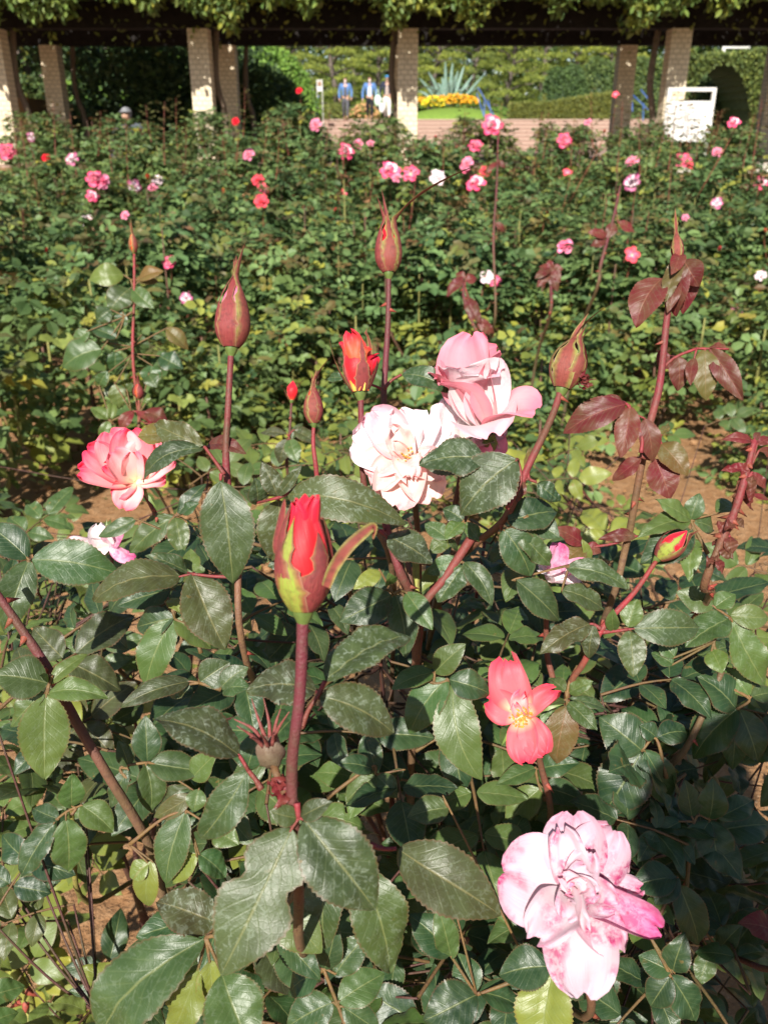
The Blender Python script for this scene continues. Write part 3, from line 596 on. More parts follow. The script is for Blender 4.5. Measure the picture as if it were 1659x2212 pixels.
leafgroup(J, 6, .59, (560, 450), [(510, 540), (492, 640)], [(505, 605, 648, 538, 90, {}), (488, 600, 388, 515, 85, {}), (495, 680, 432, 1028, 195, dict(k='o', res=.3, fold=.2)), (502, 640, 755, 712, 75, dict(k='g')), (500, 660, 672, 822, 120, {}), (480, 650, 372, 690, 60, {})], 'g', .5)
# ------- blooms
def bloom_shoot(label, cx, cy, d, axis, petals, pts, hipd=.012, st=None, inner=None, r=(.0022, .0028), tint=(.1, .1, .5, 0), prick=40, mats=None, ctr=None):
    t = shoot(label, 'rose', pts, r=r, tint=tint, prick=prick, thorns=4)
    O = P(cx, cy, d); camup = np.array((0, ST, CT)); Fm = frame(axis, 0, camup)
    mb = MB(); hip(mb, O-norm(axis)*hipd, Fm, .0065)
    pr = lambda t_: .6+.5*t_
    for k in range(5): sepal(mb, O-norm(axis)*hipd*.8, Fm, k*72+20, lambda x: .5+.2*x, .022, .008, 1.0, 1.35, .5, .05, (0, 0), 0)
    root = mb.build('rose_bloom', HIPG, t, True, O)
    for pz in petals:
        phi, L, W, a0_, a1_, mt = pz[:6]; kw = dict(pz[6]) if len(pz) > 6 else {}
        m_ = MB(); petal(m_, O, Fm, phi, L, W, a0_, a1_, **kw); m_.build('petal', PET[mt], root, True, O)
    if inner:
        for pz in inner:
            phi, L, W, a0_, a1_, mt = pz[:6]; kw = dict(pz[6]) if len(pz) > 6 else {}
            m_ = MB(); petal(m_, O, Fm, phi, L, W, a0_, a1_, **kw); m_.build('petal', PET[mt], root, True, O)
    if st: m_ = MB(); stamens(m_, O+norm(axis)*.002, Fm, st[0], st[1], st[2]); m_.build('stamens', STAM, root, True, O)
    return t
toC = lambda x, y, d: norm(CAMP-P(x, y, d))
# O big spotted rose
ax = norm(toC(1245, 1935, .42)+np.array((.0, 0, .25)))
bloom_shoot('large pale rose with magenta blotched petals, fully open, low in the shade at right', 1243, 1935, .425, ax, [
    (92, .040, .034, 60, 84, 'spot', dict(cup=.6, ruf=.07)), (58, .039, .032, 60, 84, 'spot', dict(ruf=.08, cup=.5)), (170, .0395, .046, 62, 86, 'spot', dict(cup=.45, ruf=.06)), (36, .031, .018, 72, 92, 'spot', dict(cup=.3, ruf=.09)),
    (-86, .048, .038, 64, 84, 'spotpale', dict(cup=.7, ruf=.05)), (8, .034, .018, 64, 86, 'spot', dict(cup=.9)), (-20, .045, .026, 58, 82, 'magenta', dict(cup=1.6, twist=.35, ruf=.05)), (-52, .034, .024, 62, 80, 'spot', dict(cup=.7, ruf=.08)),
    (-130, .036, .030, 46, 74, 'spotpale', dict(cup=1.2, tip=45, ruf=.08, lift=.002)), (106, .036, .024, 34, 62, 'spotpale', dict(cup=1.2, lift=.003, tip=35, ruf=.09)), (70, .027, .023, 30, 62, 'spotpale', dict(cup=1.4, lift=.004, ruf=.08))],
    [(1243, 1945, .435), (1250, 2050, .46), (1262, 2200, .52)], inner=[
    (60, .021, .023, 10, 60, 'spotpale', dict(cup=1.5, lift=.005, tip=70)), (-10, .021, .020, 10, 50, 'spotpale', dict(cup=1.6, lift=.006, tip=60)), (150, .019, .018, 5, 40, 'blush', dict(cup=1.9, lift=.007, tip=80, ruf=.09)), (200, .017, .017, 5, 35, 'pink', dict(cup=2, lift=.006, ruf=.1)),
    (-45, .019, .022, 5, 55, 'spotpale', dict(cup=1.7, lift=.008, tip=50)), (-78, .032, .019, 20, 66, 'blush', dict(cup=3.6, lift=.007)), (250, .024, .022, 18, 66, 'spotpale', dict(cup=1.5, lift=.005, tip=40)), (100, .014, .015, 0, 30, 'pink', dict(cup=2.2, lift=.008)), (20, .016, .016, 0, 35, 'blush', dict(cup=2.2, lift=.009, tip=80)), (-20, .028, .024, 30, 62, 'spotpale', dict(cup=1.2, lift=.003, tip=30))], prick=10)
# K soft pink rose, side view; front petals coloured white for the sun glare on them
ax = norm(toC(1040, 870, .64)*.10+np.array((-.28, -.05, .90)))
bloom_shoot('large soft pink rose seen from the side, sunlit white in front, behind the centre leaves', 1050, 925, .645, ax, [
    (-90, .064, .072, 14, 18, 'white', dict(cup=1.5, tip=22, ruf=.015)), (-36, .060, .056, 16, 30, 'white', dict(cup=1.3, tip=40, ruf=.025)), (-60, .050, .056, 45, 100, 'blush', dict(cup=.8, tip=20, ruf=.03)), (-15, .056, .044, 48, 92, 'pinkW', dict(cup=.9, tip=20, ruf=.03)), (-138, .058, .054, 16, 36, 'pinkW', dict(cup=1.0, tip=20, ruf=.03)), (178, .062, .050, 18, 34, 'pinkW', dict(cup=1.2, tip=60, ruf=.03)),
    (130, .066, .052, 12, 24, 'pinkW', dict(cup=1.2, tip=60, ruf=.03)), (82, .074, .060, 5, 16, 'pinkW', dict(cup=1.3, tip=30, ruf=.03)), (30, .064, .052, 10, 28, 'pinkW', dict(cup=1.2, tip=50, ruf=.03)), (0, .056, .050, 12, 36, 'blush', dict(cup=1.2, tip=50, ruf=.03)), (-70, .062, .056, 6, 24, 'white', dict(cup=1.6, tip=20, ruf=.02))],
    [(1042, 905, .66), (1040, 1000, .68), (1010, 1100, .70), (950, 1300, .74)], inner=[(k*110+20, .044, .036, 0, 10, 'pinkW', dict(cup=2.2, tip=20, lift=.004, ruf=.02)) for k in range(3)], prick=10)
# L two pale blooms
ax = norm(toC(885, 990, .60)+np.array((-.05, 0, .35)))
bloom_shoot('ragged cream white rose with brown stamens, fully open, left of two big dark leaves', 878, 990, .60, ax, [
    (168, .042, .040, 55, 86, 'white', dict(ruf=.12, cup=.6)), (132, .044, .034, 46, 78, 'blush', dict(ruf=.14, cup=1.0)), (100, .038, .034, 38, 70, 'white', dict(ruf=.14, cup=1.1)), (120, .030, .026, 28, 56, 'cream', dict(ruf=.14, cup=1.3, lift=.003)), (60, .036, .036, 60, 86, 'white', dict(ruf=.1)), (200, .034, .030, 50, 90, 'cream', dict(ruf=.08)), (20, .034, .034, 60, 88, 'white', dict(ruf=.06)),
    (-100, .042, .046, 60, 92, 'cream', dict(ruf=.06)), (-60, .040, .040, 62, 95, 'cream', dict(ruf=.07)), (-30, .036, .032, 55, 85, 'cream', dict(ruf=.08)), (-130, .036, .03, 50, 85, 'cream', dict(ruf=.1)), (-80, .026, .026, 30, 75, 'cream', dict(tip=60, ruf=.12, lift=.003)), (150, .022, .016, 20, 50, 'cream', dict(cup=2, ruf=.12)), (95, .026, .022, 30, 60, 'white', dict(ruf=.14, cup=1.5))],
    [(880, 1005, .62), (900, 1120, .64), (905, 1280, .68), (895, 1500, .76)], st=(.006, 40, .009), prick=10)
ax = norm(toC(1000, 935, .64)+np.array((.1, 0, .5)))
bloom_shoot('white open rose with pink underside between the soft pink rose and a big green leaf', 1000, 950, .665, ax, [
    (100, .036, .046, 50, 82, 'white', {}), (150, .036, .040, 50, 84, 'white', dict(ruf=.08)), (50, .034, .036, 50, 80, 'blush', {}), (10, .036, .036, 50, 88, 'blush', {}), (-30, .036, .036, 60, 100, 'pink', {}), (-70, .036, .036, 60, 95, 'pink', {}), (-120, .034, .036, 60, 92, 'white', {}), (200, .034, .032, 55, 85, 'white', {}), (75, .022, .026, 25, 55, 'white', dict(cup=1.6)), (200, .020, .022, 25, 55, 'white', dict(cup=1.6)), (-40, .020, .022, 25, 55, 'blush', dict(cup=1.6))],
    [(1002, 960, .68), (985, 1080, .70), (930, 1290, .76)], prick=10)
# M hot pink
ax = norm(toC(290, 1030, .68)*.8+np.array((-.1, 0, .25)))
bloom_shoot('ruffled hot pink rose with yellow heart below dark curled leaves at left', 293, 1040, .68, ax, [
    (118, .046, .040, 52, 74, 'hotpaleM', dict(ruf=.05, cup=.8)), (150, .046, .030, 55, 78, 'hotM', dict(cup=.9, ruf=.05)), (174, .045, .028, 60, 84, 'hotM', dict(cup=1.0, ruf=.07)), (92, .044, .038, 48, 72, 'hotM', dict(cup=.8, ruf=.05)), (65, .040, .034, 50, 78, 'hotpaleM', dict(cup=.8)), (28, .037, .026, 60, 84, 'hotpaleM', dict(ruf=.1)),
    (-108, .027, .026, 60, 100, 'hotpaleM', dict(ruf=.08, cup=.8)), (-135, .022, .02, 60, 95, 'hotM', dict(ruf=.08)), (0, .026, .02, 60, 90, 'hotpaleM', dict(ruf=.12)), (130, .034, .030, 30, 60, 'hotpaleM', dict(cup=1.2, ruf=.06, lift=.002)), (160, .030, .02, 40, 70, 'hotM', dict(cup=1.2, lift=.001)), (85, .030, .024, 28, 50, 'hotpaleM', dict(cup=1.4))],
    [(300, 1050, .70), (330, 1100, .70), (352, 1160, .71), (360, 1300, .76)], r=(.0018, .0022), prick=20)
# N coral
ax = norm(toC(1130, 1540, .57)*.9+np.array((-.25, 0, -.02)))
bloom_shoot('coral pink single rose with golden stamens beside a large shaded leaf', 1130, 1545, .57, ax, [
    (106, .040, .034, 60, 84, 'coral', dict(cup=1.1, tip=50, ruf=.10)), (40, .032, .021, 62, 86, 'coral', dict(cup=1.5, ruf=.16)), (162, .026, .026, 60, 84, 'coral', dict(cup=.8, ruf=.1)), (-78, .033, .026, 62, 82, 'coral', dict(cup=1.0, ruf=.10)), (-52, .031, .024, 64, 90, 'coral', dict(cup=.8, ruf=.14)), (82, .021, .020, 35, 62, 'hotpaleM', dict(cup=1.5, ruf=.12)), (112, .015, .012, 20, 50, 'hotpaleM', dict(cup=1.8, ruf=.1))],
    [(1138, 1550, .58), (1165, 1640, .60), (1180, 1800, .66)], st=(.0062, 70, .006), prick=5)
# P, Q
ax = norm(toC(1190, 1250, .62)*.5+np.array((.3, 0, .5)))
bloom_shoot('half hidden pink and white rose tucked behind a shiny leaf at right', 1186, 1252, .62, ax, [(88, .030, .024, 25, 40, 'magenta', dict(cup=1.6)), (10, .030, .020, 50, 74, 'magenta', dict(cup=1.8)), (-40, .026, .024, 40, 70, 'white', dict(cup=1.4)), (170, .022, .024, 30, 60, 'white', dict(cup=1.4))], [(1182, 1262, .63), (1180, 1400, .66), (1190, 1550, .70)], prick=5)
bloom_shoot('drooping lavender and white rose petals hidden under a broad green leaf at left', 235, 1180, .86, norm(toC(235, 1180, .86)+np.array((-.3, 0, -.3))), [(60, .034, .026, 55, 85, 'magenta', {}), (100, .03, .03, 55, 85, 'white', {}), (-20, .032, .02, 60, 90, 'magenta', {}), (195, .060, .03, 60, 84, 'white', dict(ruf=.08)), (170, .04, .03, 60, 90, 'blush', {})], [(240, 1195, .88), (250, 1300, .90), (260, 1450, .96)], prick=0)
# R left cane
Rc = shoot('bare brown thorny cane slanting down at left with round green leaves', 'rose shoot', [(-30, 1250, .55), (30, 1335, .555), (100, 1440, .56), (165, 1560, .57), (230, 1670, .58), (325, 1830, .62), (380, 1980, .70)], r=(.0028, .0040), tint=(.1, 0, .35, .1), prick=30, thorns=12, tlen=.007)
leafgroup(Rc, 4, .54, (335, 560), [(320, 615)], [(325, 612, 562, 428, 115, {}), (310, 680, 697, 705, 165, dict(b=.12, fold=.5)), (305, 612, -40, 555, 290, dict(fold=.3)), (290, 675, 62, 900, 160, dict(k='g')), (300, 690, 297, 1243, 310, dict(fold=.2, b=.05, res=.3)), (315, 600, 260, 560, 60, {})], 'g', .25)
leafgroup(Rc, 1, .60, (60, 1290), [(150, 1230), (195, 1205)], [(205, 1200, 778, 1290, 290, dict(b=.10, fold=.4, roll=.2, res=.5)), (188, 1200, 25, 1680, 230, dict(res=.3)), (180, 1190, -90, 960, 220, dict(k='s')), (225, 1190, 330, 1080, 110, dict(k='s', d=.03))], 'g', .4, rr=.0014)
# S mid-left plant
Sx = shoot('upright thin shoot with a small orange bud and paired green leaves at left', 'rose shoot', [(290, 545, 1.30), (290, 640, 1.30), (287, 770, 1.30), (300, 900, 1.32), (305, 1000, 1.36)], r=(.0022, .0028), tint=(.7, 0, .6, 0), prick=20, thorns=8)
s0 = P(290, 545, 1.30); bud(Sx, s0, (0, 0, 1.), .030, .0068, 'redorange', sepals=[(-60, 1.7, 0, (0, 0), 1, SEP_GRN), (60, 1.5, 0, (-.2, 0), 1, SEP_RED), (180, 1.5, 0, (0, 0), 1, SEP_GRN)])
leafgroup(Sx, 'v', 1.30, (575, 590), [(565, 560)], [(535, 540, 382, 560, 95, dict(k='l', b=.2)), (560, 600, 470, 700, 110, dict(k='d')), (575, 600, 665, 680, 80, {}), (600, 560, 705, 520, 70, dict(k='o')), (600, 570, 690, 570, 40, dict(k='o'))], 'g', 0, rr=.0014)
leafgroup(Sx, 'v', 1.29, (572, 700), [(540, 720)], [(480, 690, 415, 740, 80, {}), (530, 700, 515, 780, 60, {}), (505, 810, 390, 765, 70, {}), (385, 780, 315, 835, 70, {}), (440, 860, 272, 940, 150, {})], 'g', 0, rr=.0014)
leafgroup(Sx, 'v', 1.31, (570, 850), [(575, 880)], [(610, 800, 600, 890, 80, {}), (500, 870, 500, 970, 80, {}), (470, 960, 415, 1020, 60, {}), (655, 930, 655, 1025, 90, {}), (500, 1010, 500, 1090, 90, {}), (720, 770, 815, 860, 70, dict(k='o')), (690, 890, 790, 940, 90, dict(k='s')), (450, 830, 520, 850, 60, {})], 'g', 0, rr=.0014)
leafgroup(Sx, 1, 1.28, (900, 250), [(850, 240), (720, 300)], [(700, 290, 585, 210, 90, {}), (715, 290, 735, 160, 60, {}), (705, 300, 655, 445, 75, {}), (745, 60, 770, 225, 105, {}), (960, 0, 1010, 80, 100, {}), (820, 100, 860, 60, 60, {}), (640, 70, 690, -20, 90, {}), (940, 190, 940, 110, 60, {})], 'g', 0, rr=.0014)
leafgroup(Sx, 1, 1.27, (905, 300), [(900, 240)], [(860, 235, 780, 370, 80, dict(k='r', b=.2)), (930, 240, 1090, 330, 110, dict(k='r', b=.2)), (880, 240, 1090, 400, 60, dict(k='r')), (1080, 360, 1100, 440, 50, dict(k='r'))], 'r', 0)
m = MB(); s1 = P(300, 860, 1.28); tube(m, [P(302, 905, 1.28), s1], .0018, 6, (.4, .1, .6, 0)); m.build('stem', STEM, Sx); bud(Sx, s1, (0.05, 0, 1.), .024, .0075, 'redorange', sepals=[(-60, 1.6, 0, (0, 0), 1, SEP_RED), (60, 1.5, .1, (-.2, 0), 1, SEP_GRN), (180, 1.5, .1, (0, 0), 1, SEP_RED)])
# U central canes with the leaves under the blooms
U_ = shoot('forked red brown thorny cane under the white rose with a dense cluster of small leaves', 'rose shoot', [(815, 1060, .58), (838, 1150, .58), (862, 1230, .58), (885, 1290, .59), (900, 1400, .62), (888, 1650, .72), (885, 1750, .78)], r=(.0026, .0040), tint=(.2, 0, .3, 0), prick=150, thorns=12)
m = MB(); tube(m, [P(1020, 1160, .60), P(960, 1250, .60), P(915, 1310, .60), P(902, 1400, .62)], [.0034, .003, .003, .003], 8, (.3, .05, .4, 0)); tube(m, [P(872, 1180, .60), P(885, 1240, .60), P(892, 1300, .60)], .002, 7, (0, .1, .2, 0)); tube(m, [P(898, 1190, .61), P(900, 1290, .61)], .0026, 7, (0, .8, .6, 0)); m.build('side_stem', STEM, U_)
leafgroup(U_, 5, .575, (1030, 360), [(985, 385)], [(975, 392, 640, 560, 250, dict(b=.12, fold=.4)), (1000, 385, 1072, 798, 195, dict(fold=.3)), (1068, 372, 1240, 612, 160, dict(k='g', d=-.01)), (900, 230, 728, 350, 110, dict(k='l', d=.02)), (965, 320, 960, 250, 90, {})], 'g', .35)
leafgroup(U_, 2, .56, (900, 1440), [(945, 1480)], [(950, 1480, 1242, 1645, 240, dict(k='d', res=.8, b=.12, fold=.25)), (930, 1440, 1090, 1380, 70, dict(k='s', d=.02))], 'd')
leafgroup(U_, 2, .60, (1480, 1530), [(1440, 1400), (1335, 1500)], [(1335, 1495, 1185, 1390, 125, {}), (1330, 1510, 1218, 1585, 115, {}), (1435, 1385, 1320, 1500, 110, {}), (1440, 1375, 1305, 1295, 125, {}), (1450, 1390, 1548, 1512, 105, {}), (1340, 1500, 1400, 1570, 60, {}), (1430, 1370, 1400, 1280, 90, dict(d=.02))], 'g', .7, rr=.001)
leafgroup(U_, 5, .60, (1290, 300), [(1380, 200), (1435, 172)], [(1425, 165, 1195, 255, 120, {}), (1440, 195, 1270, 435, 180, dict(wave=.15)), (1442, 175, 1632, 452, 150, {}), (1300, 190, 1150, 380, 90, dict(k='l', d=.03))], 'g', .6)
leafgroup(U_, 5, .57, (1140, 900), [(1250, 960), (1345, 942)], [(1332, 930, 1088, 1288, 250, dict(fold=.35, res=.2)), (1245, 890, 972, 992, 160, {}), (1255, 890, 1450, 705, 175, {}), (1345, 935, 1620, 1022, 200, dict(k='s', b=.15)), (1372, 960, 1555, 1600, 290, dict(fold=.3, skew=.09, res=.2))], 'g', .25)
leafgroup(U_, 5, .64, (1130, 1400), [(1250, 1330), (1378, 1290)], [(1378, 1290, 1430, 1682, 230, dict(k='s')), (1370, 1270, 1400, 1090, 130, dict(k='g')), (1390, 1285, 1490, 1250, 60, dict(k='l'))], 'g', .1)
leafgroup(U_, 2, .53, (860, 1300), [(760, 1230), (400, 1180), (245, 1228)], [(300, 1205, 1072, 1388, 290, dict(k='d', res=.75, b=.24, fold=.30, roll=.1, dt=0, wave=.05)), (238, 1220, 135, 995, 130, dict(k='d', res=.8, wave=.15)), (240, 1215, 395, 1010, 75, dict(k='d', res=.8)), (245, 1240, 205, 1640, 280, dict(k='d', res=.6, fold=.2, d=.02)), (110, 1260, 90, 1100, 130, dict(k='d', d=.02)), (115, 1260, 20, 1180, 90, dict(k='d', d=.03))], 'd', .6, rr=.0012)
leafgroup(U_, 2, .60, (1640, 1290), [(1500, 1200), (1590, 985)], [(1592, 985, 1152, 1005, 275, dict(k='d', res=.9, b=.06, fold=.18, roll=0, dt=0, d=-.03))], 'd')
# V yellow cane bottom-left, W stub
V_ = shoot('yellow green thorny cane at the bottom left over bare soil', 'rose shoot', [(-20, 1990, .98), (20, 2080, .98), (60, 2160, 1.0), (90, 2260, 1.02)], r=(.0070, .0085), tint=(0, .95, .8, 0), prick=0, thorns=14, tlen=.014)
W_ = shoot('short cut brown stub with red thorns among shaded leaves at right', 'rose shoot', [(1461, 1430, .74), (1462, 1500, .74), (1460, 1650, .76), (1450, 1800, .82)], r=(.0052, .0056), tint=(.0, .05, .6, .9), prick=0, thorns=18, tlen=.012)
# shaded leaf sprays on the right
Xs = shoot('dark stem carrying broad shaded leaves between the coral rose and the right edge', 'rose shoot', [(1560, 1450, .62), (1480, 1620, .63), (1400, 1700, .66), (1385, 1850, .72)], r=(.0024, .0034), tint=(0, .2, .2, .2), prick=20, thorns=4)
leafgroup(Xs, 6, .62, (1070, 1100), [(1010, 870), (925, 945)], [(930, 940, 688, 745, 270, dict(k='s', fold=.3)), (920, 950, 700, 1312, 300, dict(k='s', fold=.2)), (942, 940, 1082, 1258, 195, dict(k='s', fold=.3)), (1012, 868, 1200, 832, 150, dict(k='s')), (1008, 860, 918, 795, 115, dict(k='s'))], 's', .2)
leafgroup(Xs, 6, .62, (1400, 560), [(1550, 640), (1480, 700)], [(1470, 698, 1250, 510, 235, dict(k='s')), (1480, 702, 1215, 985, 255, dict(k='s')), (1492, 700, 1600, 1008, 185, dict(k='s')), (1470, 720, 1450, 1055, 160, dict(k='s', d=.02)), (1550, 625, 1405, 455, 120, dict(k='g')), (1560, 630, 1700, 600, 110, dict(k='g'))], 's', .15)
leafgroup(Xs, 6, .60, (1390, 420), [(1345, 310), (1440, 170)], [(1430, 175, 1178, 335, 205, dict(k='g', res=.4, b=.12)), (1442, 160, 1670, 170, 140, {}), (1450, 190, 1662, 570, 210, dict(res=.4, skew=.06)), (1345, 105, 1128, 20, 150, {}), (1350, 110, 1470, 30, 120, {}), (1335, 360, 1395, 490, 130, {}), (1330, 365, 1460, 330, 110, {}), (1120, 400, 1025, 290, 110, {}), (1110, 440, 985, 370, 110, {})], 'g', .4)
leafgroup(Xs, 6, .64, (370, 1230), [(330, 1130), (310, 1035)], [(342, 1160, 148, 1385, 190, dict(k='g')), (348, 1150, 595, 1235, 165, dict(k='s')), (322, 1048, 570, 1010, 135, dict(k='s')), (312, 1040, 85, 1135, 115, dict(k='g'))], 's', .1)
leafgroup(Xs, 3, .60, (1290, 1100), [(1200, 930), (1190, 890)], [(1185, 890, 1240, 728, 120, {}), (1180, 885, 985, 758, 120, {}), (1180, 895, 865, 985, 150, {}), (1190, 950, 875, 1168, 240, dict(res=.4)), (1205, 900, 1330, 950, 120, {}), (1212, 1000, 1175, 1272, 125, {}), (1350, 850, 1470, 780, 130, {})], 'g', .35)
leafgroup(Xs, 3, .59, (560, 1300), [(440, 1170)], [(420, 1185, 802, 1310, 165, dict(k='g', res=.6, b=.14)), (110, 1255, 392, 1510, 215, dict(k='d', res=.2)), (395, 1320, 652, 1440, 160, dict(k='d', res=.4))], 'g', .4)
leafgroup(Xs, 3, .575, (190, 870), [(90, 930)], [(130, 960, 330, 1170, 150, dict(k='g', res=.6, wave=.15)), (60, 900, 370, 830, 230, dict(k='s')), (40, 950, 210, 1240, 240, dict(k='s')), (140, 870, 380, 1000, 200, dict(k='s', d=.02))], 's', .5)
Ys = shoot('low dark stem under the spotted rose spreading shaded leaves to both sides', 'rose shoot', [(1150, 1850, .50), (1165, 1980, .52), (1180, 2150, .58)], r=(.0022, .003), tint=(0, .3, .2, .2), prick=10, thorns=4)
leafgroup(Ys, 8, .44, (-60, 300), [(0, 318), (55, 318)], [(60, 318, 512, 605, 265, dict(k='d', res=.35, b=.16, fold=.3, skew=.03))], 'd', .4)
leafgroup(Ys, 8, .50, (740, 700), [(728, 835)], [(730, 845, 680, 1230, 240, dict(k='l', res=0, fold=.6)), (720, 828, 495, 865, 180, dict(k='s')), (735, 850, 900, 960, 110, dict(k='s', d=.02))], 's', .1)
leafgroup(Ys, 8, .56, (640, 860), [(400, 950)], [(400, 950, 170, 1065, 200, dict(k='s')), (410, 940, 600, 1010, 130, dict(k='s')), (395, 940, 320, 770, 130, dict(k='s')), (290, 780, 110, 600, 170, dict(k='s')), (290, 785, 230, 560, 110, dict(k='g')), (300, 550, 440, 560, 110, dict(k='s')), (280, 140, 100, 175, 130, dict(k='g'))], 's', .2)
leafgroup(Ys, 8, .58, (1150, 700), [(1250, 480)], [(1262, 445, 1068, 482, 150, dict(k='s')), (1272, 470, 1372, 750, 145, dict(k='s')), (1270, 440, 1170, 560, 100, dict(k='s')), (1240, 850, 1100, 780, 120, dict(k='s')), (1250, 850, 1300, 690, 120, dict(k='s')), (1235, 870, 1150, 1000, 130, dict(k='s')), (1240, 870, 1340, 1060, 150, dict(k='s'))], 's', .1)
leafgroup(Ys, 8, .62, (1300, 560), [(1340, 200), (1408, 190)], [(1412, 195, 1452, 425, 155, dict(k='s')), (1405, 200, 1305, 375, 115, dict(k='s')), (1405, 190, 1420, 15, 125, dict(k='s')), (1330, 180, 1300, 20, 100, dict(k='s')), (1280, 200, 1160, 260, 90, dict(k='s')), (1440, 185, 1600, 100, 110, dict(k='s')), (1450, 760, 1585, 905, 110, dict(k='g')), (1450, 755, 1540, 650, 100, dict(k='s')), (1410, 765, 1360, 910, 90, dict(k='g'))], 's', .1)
Zs = shoot('purple leaf on a thin stem poking in low at the right edge', 'rose shoot', [(1700, 1980, .5), (1690, 2100, .55)], r=(.002, .0025), prick=0, thorns=1)
leafgroup(Zs, 8, .50, (1740, 640), [(1720, 690)], [(1710, 690, 1532, 640, 120, dict(k='r', res=.1))], 'r')
Ls = shoot('thin green stem with paired round leaflets low at the left', 'rose shoot', [(150, 1700, .68), (160, 1800, .70), (190, 1950, .76)], r=(.002, .0028), tint=(0, .6, .5, 0), prick=0, thorns=3)
leafgroup(Ls, 7, .67, (310, 170), [(330, 140), (285, 160), (240, 195)], [(235, 205, 78, 445, 125, {}), (285, 190, 295, 415, 150, {}), (352, 130, 492, 240, 130, {}), (310, 135, 312, -5, 110, {}), (255, 190, 140, 140, 90, {})], 'g', .3)
leafgroup(Ls, 7, .60, (560, 300), [(700, 190), (800, 150)], [(802, 158, 700, 482, 160, {}), (830, 90, 664, 184, 85, dict(k='d')), (860, 60, 840, 160, 90, {}), (640, 380, 560, 440, 90, dict(k='l')), (655, 370, 640, 575, 110, dict(k='l')), (860, 340, 980, 440, 120, {}), (850, 340, 740, 470, 100, dict(k='l')), (930, 230, 1030, 300, 110, {})], 'g', .3)
leafgroup(Ls, 4, .62, (840, 1250), [(780, 1160), (960, 1125)], [(970, 1130, 1322, 1185, 215, dict(res=.2)), (942, 1140, 978, 1452, 190, {}), (832, 1170, 712, 1425, 115, {}), (952, 1120, 938, 828, 185, dict(k='s')), (830, 1155, 765, 985, 115, {}), (1240, 1230, 1400, 1070, 170, {}), (1225, 1290, 990, 1480, 125, dict(k='d')), (1240, 1300, 1100, 1500, 140, {})], 'g', .25)
leafgroup(Ls, 4, .61, (1300, 420), [(1240, 260), (1130, 200)], [(1120, 200, 928, 642, 245, dict(res=.15)), (1125, 190, 878, 250, 195, dict(k='s')), (1132, 205, 1372, 388, 195, dict(res=.2)), (1110, 90, 1240, 140, 110, dict(k='g')), (1090, 70, 1160, 150, 90, dict(k='l'))], 'g', .2)
leafgroup(Ls, 4, .56, (1430, 655), [(1290, 612)], [(1225, 602, 780, 772, 155, dict(k='d', b=.14, fold=.5)), (1292, 608, 1488, 480, 190, dict(k='d', roll=.4)), (1422, 648, 1605, 510, 150, {}), (1230, 620, 1090, 700, 120, {}), (1440, 660, 1610, 640, 150, {})], 'g', .45)
leafgroup(Ls, 5, .60, (560, 1700), [(840, 1500), (876, 1552)], [(872, 1560, 675, 1722, 200, {}), (860, 1520, 625, 1480, 140, dict(k='s')), (880, 1560, 1010, 1700, 140, {}), (1050, 1520, 950, 1655, 100, dict(k='g'))], 'g', .3)
leafgroup(Ls, 1, .70, (1060, 1010), [(1130, 915)], [(1128, 918, 840, 1155, 180, {}), (1132, 922, 1175, 1172, 140, {}), (880, 935, 632, 1045, 110, dict(k='g')), (1180, 900, 1280, 830, 90, dict(k='s')), (1150, 905, 1330, 700, 110, dict(k='s'))], 'g', .15)
leafgroup(Ls, 7, .50, (1500, 1100), [(1462, 1000), (1395, 830)], [(1450, 860, 1592, 690, 135, {}), (1462, 980, 1662, 855, 155, {}), (1440, 982, 1240, 1090, 165, {}), (1480, 1000, 1640, 1110, 120, {}), (1390, 850, 1240, 950, 140, dict(k='s')), (1400, 840, 1450, 640, 110, dict(k='s'))], 'g', .2)
